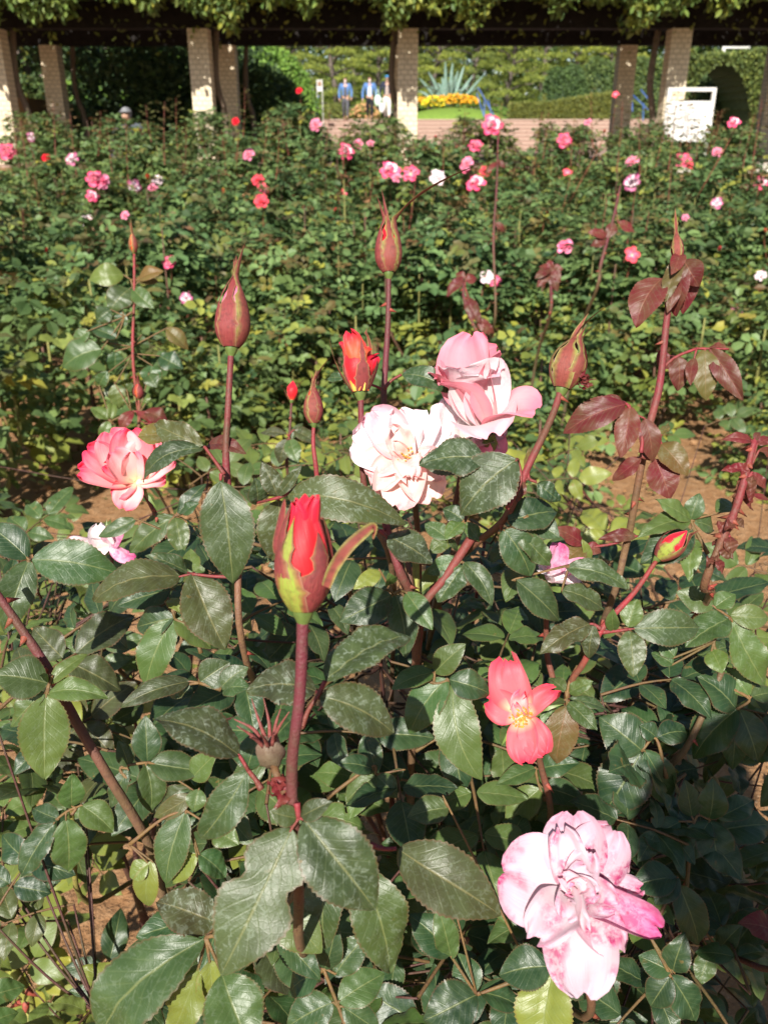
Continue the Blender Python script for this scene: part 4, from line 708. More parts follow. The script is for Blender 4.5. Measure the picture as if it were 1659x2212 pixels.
# ------------------------------------------------------------------ near bushes: leaf sprays filling the volume under the shoots
GAPS = [(350, 1480, 70, 90), (325, 1660, 45, 120), (300, 1790, 60, 50), (205, 2000, 100, 130), (370, 1960, 55, 140), (160, 900, 170, 90), (250, 1070, 130, 60), (1530, 1120, 120, 110), (1340, 1000, 80, 70),
        (1610, 1900, 50, 70), (1650, 2120, 50, 60), (1490, 1870, 40, 40), (290, 1120, 90, 50), (1610, 1080, 90, 190), (900, 300, 900, 560)]
def in_gap(x, y, k=1.0): return any(((x-a)/(c*k))**2+((y-b)/(d*k))**2 < 1 for a, b, c, d in GAPS)
def spray(mb, base, out, size, kind, hero=True, n5=5, res=.15, up=1.0):
    """compound leaf: rachis from base along out, n5 leaflets"""
    out = norm(out); nrm = norm(np.array((0, 0, 1.))*up+norm(CAMP-base)*.55+rng.normal(size=3)*.22); nrm = norm(nrm-out*np.dot(nrm, out)); sd = np.cross(out, nrm)
    L = size*1.55; droop = lambda t: base+out*L*t-np.array((0, 0, 1))*L*.18*t*t
    t1, t2 = .48, .86
    tube(mb, [base, droop(.5), droop(1.0)], [.0012*size/.04, .0010*size/.04, .0006*size/.04], 5, (.1, .2, .05, 0), 1, 3, False)
    ls = [(1.0, 0, 1.0)]+[(t2, s, .86) for s in (-1, 1)]+([(t1, s, .68) for s in (-1, 1)] if n5 >= 5 else [])
    tn = tint_of(kind, res)
    for t, s, k in ls:
        b = droop(t)+sd*s*size*.04; d = norm(out*(.30 if s else 1)+sd*s*1.0+nrm*random.uniform(-.15, .15)-np.array((0, 0, .15))+rng.normal(size=3)*.08)
        l = size*k*random.uniform(.88, 1.12); tj = (tn[0], tn[1], min(1, max(0, tn[2]+random.uniform(-.15, .15))), tn[3])
        leaf(mb, b, b+d*l, l*random.uniform(.56, .68), norm(nrm+rng.normal(size=3)*.16), random.uniform(.15, .5), random.uniform(.0, .12), random.uniform(.03, .12), tj, hero, random.uniform(0, .25), [(random.uniform(.25, .85), random.uniform(.03, .07), random.uniform(.25, .6), random.choice((-1, 1)))] if random.random() < .18 else None)
def near_bush(label, xr, yr, n, dr, base_xy, kinds, size=(.034, .048), hero=True, up=1.0):
    t = thing('rose_bush', (base_xy[0], base_xy[1], 0), label, 'rose bush')
    cand = []
    while len(cand) < n:
        x, y = random.uniform(*xr), random.uniform(*yr); 
        if in_gap(x, y): continue
        d = random.uniform(*dr)*(1-.06*(y-1600)/600)
        p = P(x, y, d)
        if p[2] < .12 or in_gap(x, y, 1.15) and random.random() < .6: continue
        cand.append((p, x, y, d))
    # canes from the base out to the outermost sprays, twigs to every spray
    canes = []; mb = MB(); sel = random.sample(cand, max(4, n//13))
    for p, x, y, d in sel:
        b = np.array((base_xy[0]+random.uniform(-.06, .06), base_xy[1]+random.uniform(-.06, .06), 0.0)); m1 = b+(p-b)*.5+np.array((random.uniform(-.05, .05), random.uniform(-.02, .08), .05))
        pp, rr = tube(mb, [b, m1, p-np.array((0, -.01, .02))], [.0048, .0036, .0018], 7, [(0, .04, .0, .05), (.0, .05, .0, .0), (.2, .05, .1, 0)], 0, 8, True, .05); canes += pp
        for k in range(6):
            i = random.randrange(1, len(pp)-1); dv = norm(rng.normal(size=3)); cone(mb, pp[i], pp[i]+dv*.010, .0022, (.8, .1, .7, 0))
    CP = np.array(canes)
    for k, (p, x, y, d) in enumerate(cand):
        j = int(np.argmin(np.linalg.norm(CP-p, axis=1)+np.maximum(0, CP[:, 2]-p[2]+.02)*3)); c = CP[j]; out = norm((p-c)+rng.normal(size=3)*.03+np.array((random.uniform(-.05, .05), -.05, .02)))
        ang = random.uniform(0, 6.28); out = norm(out*.5+np.array((math.cos(ang), math.sin(ang), random.uniform(-.2, .3))))
        st = p-out*.03
        if np.linalg.norm(st-c) > .02: tube(mb, [c, c+(st-c)*.5+np.array((0, 0, -.01)), st], [.0013, .0011, .0009], 5, (.0, .05, .0, .0), 0, 4)
        lm = MB(); kd = random.choices(list(kinds), list(kinds.values()))[0]; spray(lm, st, out, random.uniform(*size), kd, hero, random.choice((3, 5, 5, 5)), up=up)
        lm.build('leaf', [LEAF, STEM], t, True, st)
    mb.build('canes', STEM, t)
    return t
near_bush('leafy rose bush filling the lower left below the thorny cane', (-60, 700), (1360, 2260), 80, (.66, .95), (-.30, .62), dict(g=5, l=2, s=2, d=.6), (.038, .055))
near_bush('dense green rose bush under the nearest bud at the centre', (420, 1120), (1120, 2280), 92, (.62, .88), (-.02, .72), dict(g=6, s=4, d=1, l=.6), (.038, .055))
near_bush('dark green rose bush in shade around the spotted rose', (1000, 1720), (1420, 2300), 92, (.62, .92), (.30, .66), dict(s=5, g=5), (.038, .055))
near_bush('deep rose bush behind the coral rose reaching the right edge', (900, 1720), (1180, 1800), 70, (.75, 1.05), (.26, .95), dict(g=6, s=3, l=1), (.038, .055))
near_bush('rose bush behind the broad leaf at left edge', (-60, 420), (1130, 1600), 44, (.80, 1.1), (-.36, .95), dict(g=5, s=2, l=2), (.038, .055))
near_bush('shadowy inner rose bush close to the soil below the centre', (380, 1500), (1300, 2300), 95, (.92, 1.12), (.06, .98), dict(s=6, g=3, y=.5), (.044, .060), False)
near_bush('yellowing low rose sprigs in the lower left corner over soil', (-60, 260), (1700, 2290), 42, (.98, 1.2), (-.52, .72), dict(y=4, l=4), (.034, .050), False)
near_bush('pale yellow green rose bush behind the pink rose at right of centre', (560, 1340), (930, 1300), 100, (1.15, 1.9), (.14, 1.5), dict(l=5, y=2.2, g=5), (.040, .052), False)
near_bush('sparse small rose bush on the soil behind the purple shoot', (1180, 1700), (860, 1300), 28, (1.3, 1.9), (.70, 1.6), dict(g=5, l=3), (.038, .05), False)
near_bush('sparse small rose bush with yellow stem at left beside the hot pink rose', (-60, 560), (960, 1330), 26, (1.0, 1.5), (-.42, 1.25), dict(g=5, l=4, y=1), (.038, .05), False)

# ------------------------------------------------------------------ the rose bed: bushes with shared foliage meshes
def gz(x, y):
    t = min(1, max(0, (y-6.5)/8.0)); z = .93*(t*t*(3-2*t)); return z
LT = np.array([(0,0,0),(.36,.30,.06),(.40,.68,.05),(0,1,-.04),(-.40,.68,.05),(-.36,.30,.06),(0,.34,0),(0,.70,0)], float)   # x,y,z
LF = [(0,1,6),(1,2,7,6),(2,3,7),(3,4,7),(4,5,6,7),(5,0,6)]
LUV = np.array([(0,0),(.3,1),(.68,1),(1,0),(.68,-1),(.3,-1),(.34,0),(.7,0)])
def lo_leaves(mb, B, D, Nn, L, Wd, T):
    """many low leaves at once (arrays)"""
    B = np.asarray(B); D = np.asarray(D); D = D/np.linalg.norm(D, axis=1)[:, None]; Nn = np.asarray(Nn); Nn = Nn-D*np.sum(D*Nn, 1)[:, None]; Nn /= (np.linalg.norm(Nn, axis=1)[:, None]+1e-9); Sx_ = np.cross(D, Nn)
    n = len(B); V = (B[:, None]+Sx_[:, None]*(LT[None, :, 0, None]*Wd[:, None, None])+D[:, None]*(LT[None, :, 1, None]*L[:, None, None])+Nn[:, None]*(LT[None, :, 2, None]*L[:, None, None]*1.6)).reshape(-1, 3)
    F = [tuple(i+8*k for i in f) for k in range(n) for f in LF]
    mb.add(V, F, np.tile(LUV, (n, 1)), np.repeat(np.asarray(T), 8, 0))
def bed_foliage(H, Wx, Wy, n, sz, seed, red=.12, yel=.08, low=.25):
    r = np.random.default_rng(seed); mb = MB(); B, D, Nn, L, Wd, T = [], [], [], [], [], []
    lump = r.uniform(-1, 1, (9, 3)); 
    for k in range(n):
        while True:
            p = np.array((r.uniform(-1, 1), r.uniform(-1, 1), r.uniform(0, 1)))
            rad = math.hypot(p[0], p[1]); lim = (.55+.5*math.sin(min(1, p[2]*1.15)*math.pi*.5))*(1+.13*math.sin(p[0]*5+seed)+.13*math.sin(p[1]*6+p[2]*5))
            top = 1-.30*rad**2+.10*math.sin(4*p[0]+seed*2)*math.cos(5*p[1])
            if rad < lim and p[2] < top and (p[2] > low or r.random() < .22) and r.random() < .25+.75*max(rad/lim, p[2]/top)**2 and (math.sin(8*p[0]+seed)*math.sin(7.5*p[1]+2*seed)+math.sin(9*p[2]+4*p[0]) > -.45 or r.random() < .16): break
        pos = np.array((p[0]*Wx/2, p[1]*Wy/2, p[2]*H)); a = r.uniform(0, 6.28); out = norm(np.array((p[0]*.7+math.cos(a)*.8, p[1]*.7+math.sin(a)*.8, r.uniform(-.3, .5)))); nm = norm(np.array((p[0]*.5, p[1]*.5, 1.0))+r.normal(size=3)*.35); sd = np.cross(out, nm)
        isr = r.random() < red*(p[2] > .7)*2; isy = r.random() < (yel if p[2] > .45 else .35)
        t = (r.uniform(.5, 1) if isr else 0, r.uniform(.4, .9) if isy else max(0, min(.5, r.uniform(0, .14)+seed % 4*.03-.02)), r.uniform(.05, 1), 0); s = sz*r.uniform(.65, 1.35)
        for q_, (tt, sg, kk) in enumerate(((1, 0, 1), (.8, -1, .85), (.8, 1, .85), (.4, -1, .7), (.4, 1, .7))):
            B.append(pos+out*s*1.5*tt); D.append(out*(.35 if sg else 1)+sd*sg+r.normal(size=3)*.12+np.array((0, 0, -.15))); Nn.append(nm+r.normal(size=3)*.3); L.append(s*kk); Wd.append(s*kk*r.uniform(.7, .9)); T.append(t)
    lo_leaves(mb, B, D, Nn, np.array(L), np.array(Wd), T); return mb.mesh('bush_foliage', LEAFLO, False)
def bed_canes(H, Wx, Wy, seed, n=22):
    random.seed(seed); mb = MB()
    for k in range(n):
        a = random.uniform(0, 6.28); b = np.array((math.cos(a)*.06, math.sin(a)*.06, -.03)); e = np.array((math.cos(a)*Wx*random.uniform(.1, .50), math.sin(a)*Wy*random.uniform(.1, .50), H*random.uniform(.6, .98))); m_ = b*.35+e*np.array((.85, .85, .4))
        tube(mb, [b, m_, e], [.009, .007, .003], 5, (0, random.choice((.1, .9, .9)), .6, .3), 0, 4)
    return mb.mesh('bush_canes', STEM)
VAR = []
for i, (H, Wx, Wy, n, sz) in enumerate(((1.02, 1.05, .95, 880, .058), (.96, .98, .95, 860, .062), (1.06, 1.0, .95, 880, .056), (.92, 1.1, .95, 860, .060))):
    VAR.append((bed_foliage(H, Wx, Wy, n, sz, 11+i), bed_canes(H, Wx, Wy, 30+i), H))
def shoot_mesh(seed, H):
    """a leafy reddish new shoot rising above the bush"""
    random.seed(seed); r = np.random.default_rng(seed); mb = MB(); x = random.uniform(-.04, .04)
    tube(mb, [(0, 0, 0), (x, 0, H*.5), (x*1.5, .01, H)], [.004, .003, .0015], 6, (.5, .1, .4, 0), 1, 4)
    B, D, Nn, L, Wd, T = [], [], [], [], [], []
    for k in range(17):
        t = .2+.8*k/16; c = np.array((x*1.5*t, 0, H*t)); a = k*2.4; rd = t > .35
        out = norm(np.array((math.cos(a), math.sin(a), random.uniform(.1, .6)))); sd = np.cross(out, (0, 0, 1.)); s = .056*(1.15-.55*t)
        for (tt, sg, kk) in ((1, 0, 1), (.7, -1, .8), (.7, 1, .8)):
            B.append(c+out*s*1.4*tt); D.append(out*(.4 if sg else 1)+sd*sg-np.array((0, 0, .3*tt))); Nn.append(np.array((0, 0, 1))+r.normal(size=3)*.35); L.append(s*kk); Wd.append(s*kk*.8); T.append((random.uniform(.55, 1) if rd else .1, .1, random.uniform(.3, .9), 0))
    lo_leaves(mb, B, D, Nn, np.array(L), np.array(Wd), T); return mb.mesh('new_shoot', [LEAFLO, STEM], False)
SHOOTS = [shoot_mesh(70+i, h) for i, h in enumerate((.42, .5, .36))]
ROWS = [('front', 4.78, 8, .86), ('second', 5.95, 9, .90), ('third', 7.2, 10, .95), ('fourth', 8.6, 11, 1.0), ('fifth', 10.1, 12, 1.05), ('rear', 11.7, 13, 1.1)]
ORD = ['leftmost', 'second from left', 'third from left', 'fourth from left', 'fifth from left', 'sixth from left', 'seventh from left', 'eighth from left', 'ninth from left', 'tenth from left', 'eleventh from left', 'twelfth from left', 'rightmost']
random.seed(5); BUSH = []
for rn, Y, n, sp in ROWS:
    for i in range(n):
        x = (i-(n-1)/2)*sp+random.uniform(-.08, .08)+(.15 if rn in ('second', 'fourth') else 0); y = Y+random.uniform(-.12, .12)
        if rn in ('front', 'second') and 1.75 < x < 9: 
            if rn == 'second' and x > 2.3: pass
        k = random.randrange(4); fm, cm, H = VAR[k]; sc = random.uniform(.90, 1.04)
        if rn == 'front' and x > 1.4: sc *= .84
        if rn in ('fourth', 'fifth', 'rear'): sc *= .88 if x > 1.2 else .93
        if rn == 'third': sc *= random.choice((.86, .95, 1.03))
        b = empty('rose_bush', (x, y, gz(x, y)), random.uniform(0, 6.28)); zs = random.uniform(.88, 1.12) if rn != 'front' else random.uniform(.9, 1.04); b.scale = (sc, sc, sc*zs); H *= zs; b['_s'] = sc; b['_H'] = H*sc; b['_row'] = rn; b['_i'] = i; b['_n'] = n; b['_fl'] = []
        b['category'] = 'rose bush'; b['group'] = 'rose bushes in the rows of the bed'
        f = bpy.data.objects.new('foliage', fm); COL.objects.link(f); f.parent = b
        c = bpy.data.objects.new('canes', cm); COL.objects.link(c); c.parent = b
        BUSH.append(b)
def child_world(o, parent, loc, rot=(0, 0, 0), sc=1.0):
    COL.objects.link(o); o.parent = parent; M_ = Matrix.LocRotScale(parent.location, parent.rotation_euler, parent.scale).inverted(); W_ = Matrix.LocRotScale(Vector(loc), Vector((0, 0, 0)) and None if False else __import__('mathutils').Euler(rot), Vector((sc,)*3))
    Lm = M_ @ W_; l, r_, s_ = Lm.decompose(); o.location = l; o.rotation_mode = 'QUATERNION'; o.rotation_quaternion = r_; o.scale = s_
# field blooms (unit: about 9 cm across, facing +z)
def field_bloom(seed, mats, full=True, small=False):
    random.seed(seed); mb = MB(); O = np.zeros(3); Fm = np.eye(3); j = random.uniform
    if small:
        for k in range(4): petal(mb, O, Fm, k*90+j(-10, 10), .034, .03, 5, 14, cup=2.2, nu=7, nv=6, mi=0, ruf=.03)
        hip(mb, O-np.array((0, 0, .006)), Fm, .007, (0,0,.5,0), len(mats))
        return mb.mesh('rose_bloom', [PET[m] for m in mats]+[HIPG])
    lay = ((6, .046, .040, 55, 92), (6, .040, .036, 35, 74), (5, .032, .030, 18, 54), (4, .024, .024, 5, 30)) if full else ((5, .046, .042, 60, 88), (4, .034, .03, 50, 76))
    for li, (n, L, W, a0_, a1_) in enumerate(lay):
        for k in range(n): petal(mb, O, Fm, k*360/n+li*31+j(-10, 10), L*j(.9, 1.1), W*j(.85, 1.1), a0_+j(-6, 6), a1_+j(-10, 10), cup=.9+li*.3, tip=j(0, 45), ruf=j(.05, .10), lift=li*.002, nu=8, nv=7, mi=min(li, len(mats)-1) if random.random() < .7 else 0)
    hip(mb, O-np.array((0, 0, .008)), Fm, .007, (0,0,.5,0), len(mats))
    return mb.mesh('rose_bloom', [PET[m] for m in mats]+[HIPG])
FB = dict(hot=field_bloom(1, ['hot', 'hotpale']), hot2=field_bloom(2, ['hot'], False), whitepink=field_bloom(3, ['magenta', 'white']), white=field_bloom(4, ['white']), white2=field_bloom(5, ['white', 'cream'], False),
          pink=field_bloom(6, ['pink', 'hotpale']), pink2=field_bloom(7, ['pink', 'hot'], True), pinkwhite=field_bloom(8, ['hot', 'white', 'blush']), coral=field_bloom(9, ['coral']), coral2=field_bloom(10, ['coral', 'hot'], False),
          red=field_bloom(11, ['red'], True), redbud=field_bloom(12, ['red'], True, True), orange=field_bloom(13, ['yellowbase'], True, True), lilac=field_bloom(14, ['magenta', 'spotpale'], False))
FD = dict(hot='hot pink', hot2='hot pink', whitepink='pink edged white', white='white', white2='white', pink='pink', pink2='pink', pinkwhite='pink and white', coral='coral', coral2='coral', red='red', redbud='small red', orange='small orange', lilac='lilac')
def top_h(x, y):
    h = -9
    for b in BUSH:
        d = math.hypot(b.location.x-x, b.location.y-y)/(.50*b['_s'])
        if d < 1.15: h = max(h, b.location.z+b['_H']*(1-.30*min(1, d)**2)+.02 if d < 1 else b.location.z+b['_H']*.55)
    return h
FL = [(15,330,38,'hot'),(101,342,20,'red'),(158,346,30,'whitepink'),(65,296,20,'whitepink'),(205,390,40,'hot'),(225,396,36,'pink2'),(198,425,28,'pinkwhite'),(288,405,32,'whitepink'),(322,384,24,'orange'),(342,392,26,'white'),(330,408,22,'pink'),(188,480,34,'white2'),(271,466,20,'pink'),
      (100,543,16,'redbud'),(365,567,30,'hot'),(403,645,28,'whitepink'),(446,686,16,'redbud'),(558,392,30,'coral'),(568,410,28,'coral2'),(565,438,34,'coral'),(539,336,28,'pink'),(745,328,36,'pinkwhite'),(773,312,24,'pink'),(800,311,18,'pink'),(683,270,28,'pink'),(647,196,15,'red'),(510,262,18,'red'),
      (842,373,46,'pinkwhite'),(887,377,38,'hot2'),(945,385,36,'white'),(1062,272,46,'pinkwhite'),(1026,318,34,'hot'),(1009,356,32,'pink'),(1047,371,26,'coral'),(1028,400,44,'pinkwhite'),(1215,304,34,'hot'),(1225,375,22,'coral2'),(1366,352,30,'pink'),(1367,396,38,'whitepink'),(1472,350,38,'hot'),(1489,358,18,'coral'),
      (1585,267,28,'pinkwhite'),(1548,330,24,'pink'),(1221,537,40,'pink2'),(1365,551,34,'coral2'),(1050,600,34,'white2'),(1070,608,26,'hot2'),(1548,440,26,'whitepink'),(1645,398,34,'pinkwhite'),(1645,598,28,'white'),(1590,677,30,'lilac'),(1552,540,18,'redbud'),(536,800,14,'redbud'),(1304,285,14,'orange'),(1270,265,18,'pink'),
      (857,385,22,'pink'),(1180,460,16,'orange'),(1005,365,20,'hot'),(745,415,16,'coral2'),(485,415,14,'orange'),(1330,205,16,'coral2'),(722,455,14,'redbud'),(1130,770,16,'orange'),(1655,500,18,'orange'),(940,300,14,'redbud'),(430,470,14,'orange'),(1480,470,16,'pink')]
random.seed(9)
for (x, y, s, kd) in FL:
    small = kd in ('redbud', 'orange'); wd = .045 if small else .085
    dmax = wd*FPX/s; Y = 4.2; hit = None
    if y < 900:
        while Y < 12.5:
            p = PY(x, y, Y)
            if p[2] < top_h(p[0], p[1]): hit = p; break
            Y += .04
    if hit is None: hit = P(x, y, min(12.5, max(4.4, dmax)))
    hit = hit+norm(CAMP-hit)*.05; dd = np.dot(hit-CAMP, (0, CT, -ST)); scb = s*dd/FPX/wd*1.0
    b = min(BUSH, key=lambda o: (o.location.x-hit[0])**2+(o.location.y-hit[1])**2)
    nd = norm(norm(CAMP-hit)*.75+np.array((random.uniform(-.35, .35), 0, random.uniform(.2, .8)))); eu = Vector(nd).to_track_quat('Z', 'Y').to_euler()
    o = bpy.data.objects.new('rose_bloom', FB[kd]); child_world(o, b, hit, tuple(eu), scb)
    if kd not in b['_fl']: b['_fl'] = list(b['_fl'])+[kd]
    st = MB(); bz = max(gz(hit[0], hit[1])+.35, hit[2]-.45); tube(st, [hit-nd*.015, hit-nd*.04-np.array((0, -.02, .05)), np.array((hit[0]*.6+b.location.x*.4, hit[1]+.12, bz))], [.0026, .003, .004], 5, (.5, .15, .4, 0), 0, 4)
    me = st.mesh('flower_stem', STEM); so = bpy.data.objects.new('flower_stem', me); COL.objects.link(so); so.parent = b; so.matrix_parent_inverse = Matrix.LocRotScale(b.location, b.rotation_euler, b.scale).inverted()
# new reddish shoots above the tops
SHX = []
for k in range(190):
    Y = random.uniform(4.5, 11.5); x = random.uniform(-.5, .5)*Y*.98; h = top_h(x, Y)
    if h > 0: b = min(BUSH, key=lambda o: (o.location.x-x)**2+(o.location.y-Y)**2); o = bpy.data.objects.new('new_shoot', random.choice(SHOOTS)); child_world(o, b, (x, Y, h-random.uniform(.22, .40)), (random.uniform(-.15, .15), random.uniform(-.15, .15), random.uniform(0, 6.28)), random.uniform(.8, 1.05))
for (x, y, Y) in [(318,212,10.),(105,232,9.),(200,238,9.5),(520,205,10.5),(560,235,8.),(345,240,8.),(20,235,9.),(440,245,10.),(265,282,8.),(590,255,7.),(620,228,8.5),(700,235,10.),(1290,215,9.),(1345,240,7.),(1550,235,9.),(1395,262,8.),(40,262,7.),(1180,240,9.),(1080,205,8.),(1460,235,7.),(740,262,9.),
                  (800,285,10.),(960,265,9.),(1160,262,8.),(1240,268,10.),(1500,262,8.),(1620,262,9.),(480,262,8.),(150,262,8.),(390,258,9.),(1455,205,10.),(1478,240,9.),(1500,232,8.),(1518,250,9.),(1540,240,10.),(1430,245,8.),(230,270,9.),(60,240,9.),(375,228,10.),(1005,250,11.),(1645,232,8.),(880,272,8.)]:
    p = PY(x, y, Y); b = min(BUSH, key=lambda o: (o.location.x-p[0])**2+(o.location.y-p[1])**2); me = random.choice(SHOOTS); o = bpy.data.objects.new('new_shoot', me); child_world(o, b, (p[0], p[1], p[2]-.42), (random.uniform(-.1, .1), random.uniform(-.12, .12), random.uniform(0, 6.28)), 1.0)
for b in BUSH:
    fl = [FD[k] for k in b['_fl']]; fl = list(dict.fromkeys(fl))[:2]; fl = fl if sum(len(f_.split()) for f_ in fl) < 4 else fl[:1]; o_ = ORD[b['_i']] if b['_i'] < b['_n']-1 else 'rightmost'
    b['label'] = f"rose bush {'with '+' and '.join(fl)+' blooms' if fl else 'without blooms'}, {o_} in the {b['_row']} row"
    for k in ('_fl', '_row', '_i', '_n', '_H', '_s'): del b[k]
# smaller bushes on the open soil before the bed
random.seed(21); SM = (bed_foliage(.55, .55, .5, 260, .046, 51, .1, .3, .1), bed_canes(.5, .5, .45, 52, 7)); SM2 = (bed_foliage(.42, .6, .5, 210, .048, 57, .05, .45, .05), bed_canes(.4, .5, .45, 58, 6))
for (x, y, s, v, lb) in ((-.75, 3.25, 1.1, SM, 'small rose bush on the soil left of the closed maroon bud'), (-1.35, 3.6, 1.5, SM, 'dense low rose bush at the left edge before the bed'), (.15, 3.5, 1.2, SM2, 'yellowish low rose bush on the soil behind the half open bud'), (.62, 3.6, 1.25, SM2, 'yellow green rose bush behind the soft pink rose'), (1.2, 3.9, 1.2, SM, 'small green rose bush behind the leaning bud at right'), (-.15, 2.9, 1.0, SM2, 'small sparse rose bush on shaded soil left of centre'), (1.55, 3.2, .9, SM2, 'small rose bush behind the purple leaf shoot near the right edge'), (-.75, 4.0, 1.4, SM2, 'low bush at the foot of the front row at left'), (-1.55, 2.9, 1.3, SM, 'small green rose bush at the left edge nearest the near bushes'), (.45, 2.9, 1.1, SM2, 'low yellowing rose bush on soil between the pink rose and the bed'), (1.9, 4.0, 1.3, SM, 'small rose bush at the right edge before the bed'), (-.35, 3.9, 1.2, SM, 'small rose bush in front of the bed above the tiny red bud'), (.85, 4.2, 1.1, SM2, 'low rose bush at the foot of the front row right of centre')):
    b = empty('rose_bush', (x, y, 0), random.uniform(0, 6.28)); b.scale = (s,)*3; tag(b, lb, 'rose bush')
    for nm, me in zip(('foliage', 'canes'), v): o = bpy.data.objects.new(nm, me); COL.objects.link(o); o.parent = b
# tall stems in the bed with purple leaves
def bed_stem(label, pts, d, lv, rr=.006):
    t = shoot(label, 'rose shoot', [(x, y, d) for x, y in pts], r=(rr*.6, rr), tint=(.1, 0, .2, 0), prick=0, thorns=9, tlen=.01)
    for (a, l) in lv: leafgroup(t, 0, d, a, [], l, 'r', 0, rr=.002)
bed_stem('tall straight purple stem carrying a pink and white rose above the bed', [(1076, 290), (1073, 400), (1066, 520), (1070, 680)], 3.4, [((1072, 350), [(1072, 350, 1050, 372, 12), (1074, 345, 1092, 362, 12)]), ((1070, 480), [(1070, 480, 1090, 500, 14)])], .0055)
bed_stem('slanting purple stem with maroon leaves in the bed at right', [(1340, 400), (1325, 470), (1298, 570), (1290, 620)], 3.0, [((1330, 450), [(1335, 480, 1372, 500, 22), (1325, 480, 1312, 515, 24), (1310, 510, 1270, 500, 22)]), ((1312, 520), [(1310, 520, 1275, 530, 24)])], .007)
bed_stem('dark maroon leaf cluster on a bare stem right of centre in the bed', [(1190, 570), (1190, 620), (1188, 680)], 2.8, [((1190, 580), [(1190, 580, 1155, 600, 22), (1190, 575, 1210, 610, 22), (1188, 580, 1165, 575, 18), (1190, 580, 1185, 560, 16), (1190, 590, 1205, 630, 20), (1190, 585, 1160, 620, 20), (1192, 580, 1216, 580, 18)])], .006)
bed_stem('slim purple stem with drooping olive leaves left of the maroon cluster', [(1000, 600), (1005, 660), (1035, 745)], 2.6, [((1005, 620), [(1000, 600, 965, 640, 24), (1005, 605, 1030, 600, 26), (1008, 640, 1040, 700, 28), (1030, 690, 1068, 720, 24), (1005, 600, 985, 590, 20)])], .006)
# ------------------------------------------------------------------ ground
def soil_mat():
    M = NT('red_brown_soil'); ob = M.obj()
    n1 = M.noise(2.2, 5, ob); n2 = M.noise(26, 5, ob, 0, .65); n3 = M.noise(140, 4, ob, 0, .7)
    c = M.mix(M.ramp(n1, .3, .7), (.40, .215, .100), (.30, .155, .070)); c = M.mix(M.ramp(n2, .45, .75), c, (.46, .28, .15)); c = M.mix(M.ramp(n3, .55, .75), c, (.22, .11, .05))
    sp = M.math('SUBTRACT', 1, M.ramp(M.voro(60, ob, 'F1'), .10, .16)); c = M.mix(M.math('MULTIPLY', sp, M.ramp(M.noise(9, 2, ob), .45, .6)), c, (.50, .38, .26))
    h = M.math('ADD', M.math('MULTIPLY', n2, 1.0), M.math('MULTIPLY', n3, .35)); return M.P(c, .9, .15, M.bump(h, .9, .035))
SOIL = soil_mat()
mb = MB(); xs = np.concatenate([[-90, -40, -20, -10], np.linspace(-6, 6, 61), [10, 20, 40, 90]]); ys = np.concatenate([[-60, -20, -6, -2], np.linspace(-1, 7, 61), np.linspace(7.3, 16, 30), [22, 34, 60, 100, 200]])
V = []; rs = np.random.default_rng(3)
for y in ys:
    for x in xs:
        z = gz(x, y); near = abs(x) < 6.5 and -1 < y < 7
        V.append((x, y, z+(.018*math.sin(x*5.1+y*2.2)+.014*math.sin(x*9-y*7)+rs.normal()*.006 if near else 0)))
nx = len(xs); F = [(j*nx+i, j*nx+i+1, (j+1)*nx+i+1, (j+1)*nx+i) for j in range(len(ys)-1) for i in range(nx-1)]
mb.add(V, F); tag(mb.build('ground', SOIL), kind='structure')
# fallen leaves and clods
mb = MB(); random.seed(31)
for k in range(950):
    x, y = random.uniform(-2.6, 2.8), random.uniform(.5, 4.6); b = np.array((x, y, .022+random.uniform(0, .01))); a = random.uniform(0, 6.28)
    leaf(mb, b, b+np.array((math.cos(a), math.sin(a), random.uniform(-.1, .15)))*random.uniform(.02, .045), random.uniform(.014, .026), (random.uniform(-.4, .4), random.uniform(-.4, .4), 1), random.uniform(-.3, .6), .1, .3, (random.uniform(0, .5), random.uniform(.2, .9), random.uniform(0, .7), 0), False)
tag(mb.build('leaf_litter', LEAFLO), 'dry fallen rose leaves scattered on the reddish soil', 'litter', kind='stuff')
mb = MB()
for k in range(1700):
    x, y = random.uniform(-2.4, 2.6), random.uniform(.5, 4.8); r = random.uniform(.004, .012)+(.014 if random.random() < .06 else 0); ellipsoid(mb, (x, y, r*.4+.004), (r, r*random.uniform(.6, 1), r*.7), 6, 4, (0,0,.5,0), 0, lambda d: 1+random.uniform(-.2, .2))
tag(mb.build('soil_crumbs', SOIL, None, False), 'small clods and pebbles of red brown soil', 'soil', kind='stuff')

STONE = simple_mat('pale_stone', (.62, .58, .50), .8, .3, 8, .3, .4, .02)
def brick_mat():
    M = NT('cream_tile_brick'); ob = M.n('TexCoord').outputs['Object']; b = M.n('TexBrick'); sx = M.n('SeparateXYZ'); M.put(sx.inputs[0], ob)
    cv = M.n('CombineXYZ'); M.put(cv.inputs[0], M.math('ADD', sx.outputs[0], sx.outputs[1])); M.put(cv.inputs[1], sx.outputs[2]); M.put(b.inputs['Vector'], cv.outputs[0])
    b.inputs['Scale'].default_value = 1; b.inputs['Brick Width'].default_value = .105; b.inputs['Row Height'].default_value = .072; b.inputs['Mortar Size'].default_value = .006; b.inputs['Mortar Smooth'].default_value = .3
    for i, c in ((1, (.70, .60, .43, 1)), (2, (.60, .51, .36, 1)), (3, (.27, .23, .17, 1))): b.inputs[i].default_value = c
    c = M.mix(M.math('MULTIPLY', M.ramp(M.noise(3, 5, ob, 0, .7), .46, .8), .5), b.outputs[0], (.34, .27, .18)); c = M.mix(M.math('MULTIPLY', M.ramp(M.noise(60, 3, ob), .58, .7), .5), c, (.20, .17, .12)); return M.P(c, .6, .35, M.bump(b.outputs[1], -.5, .01))
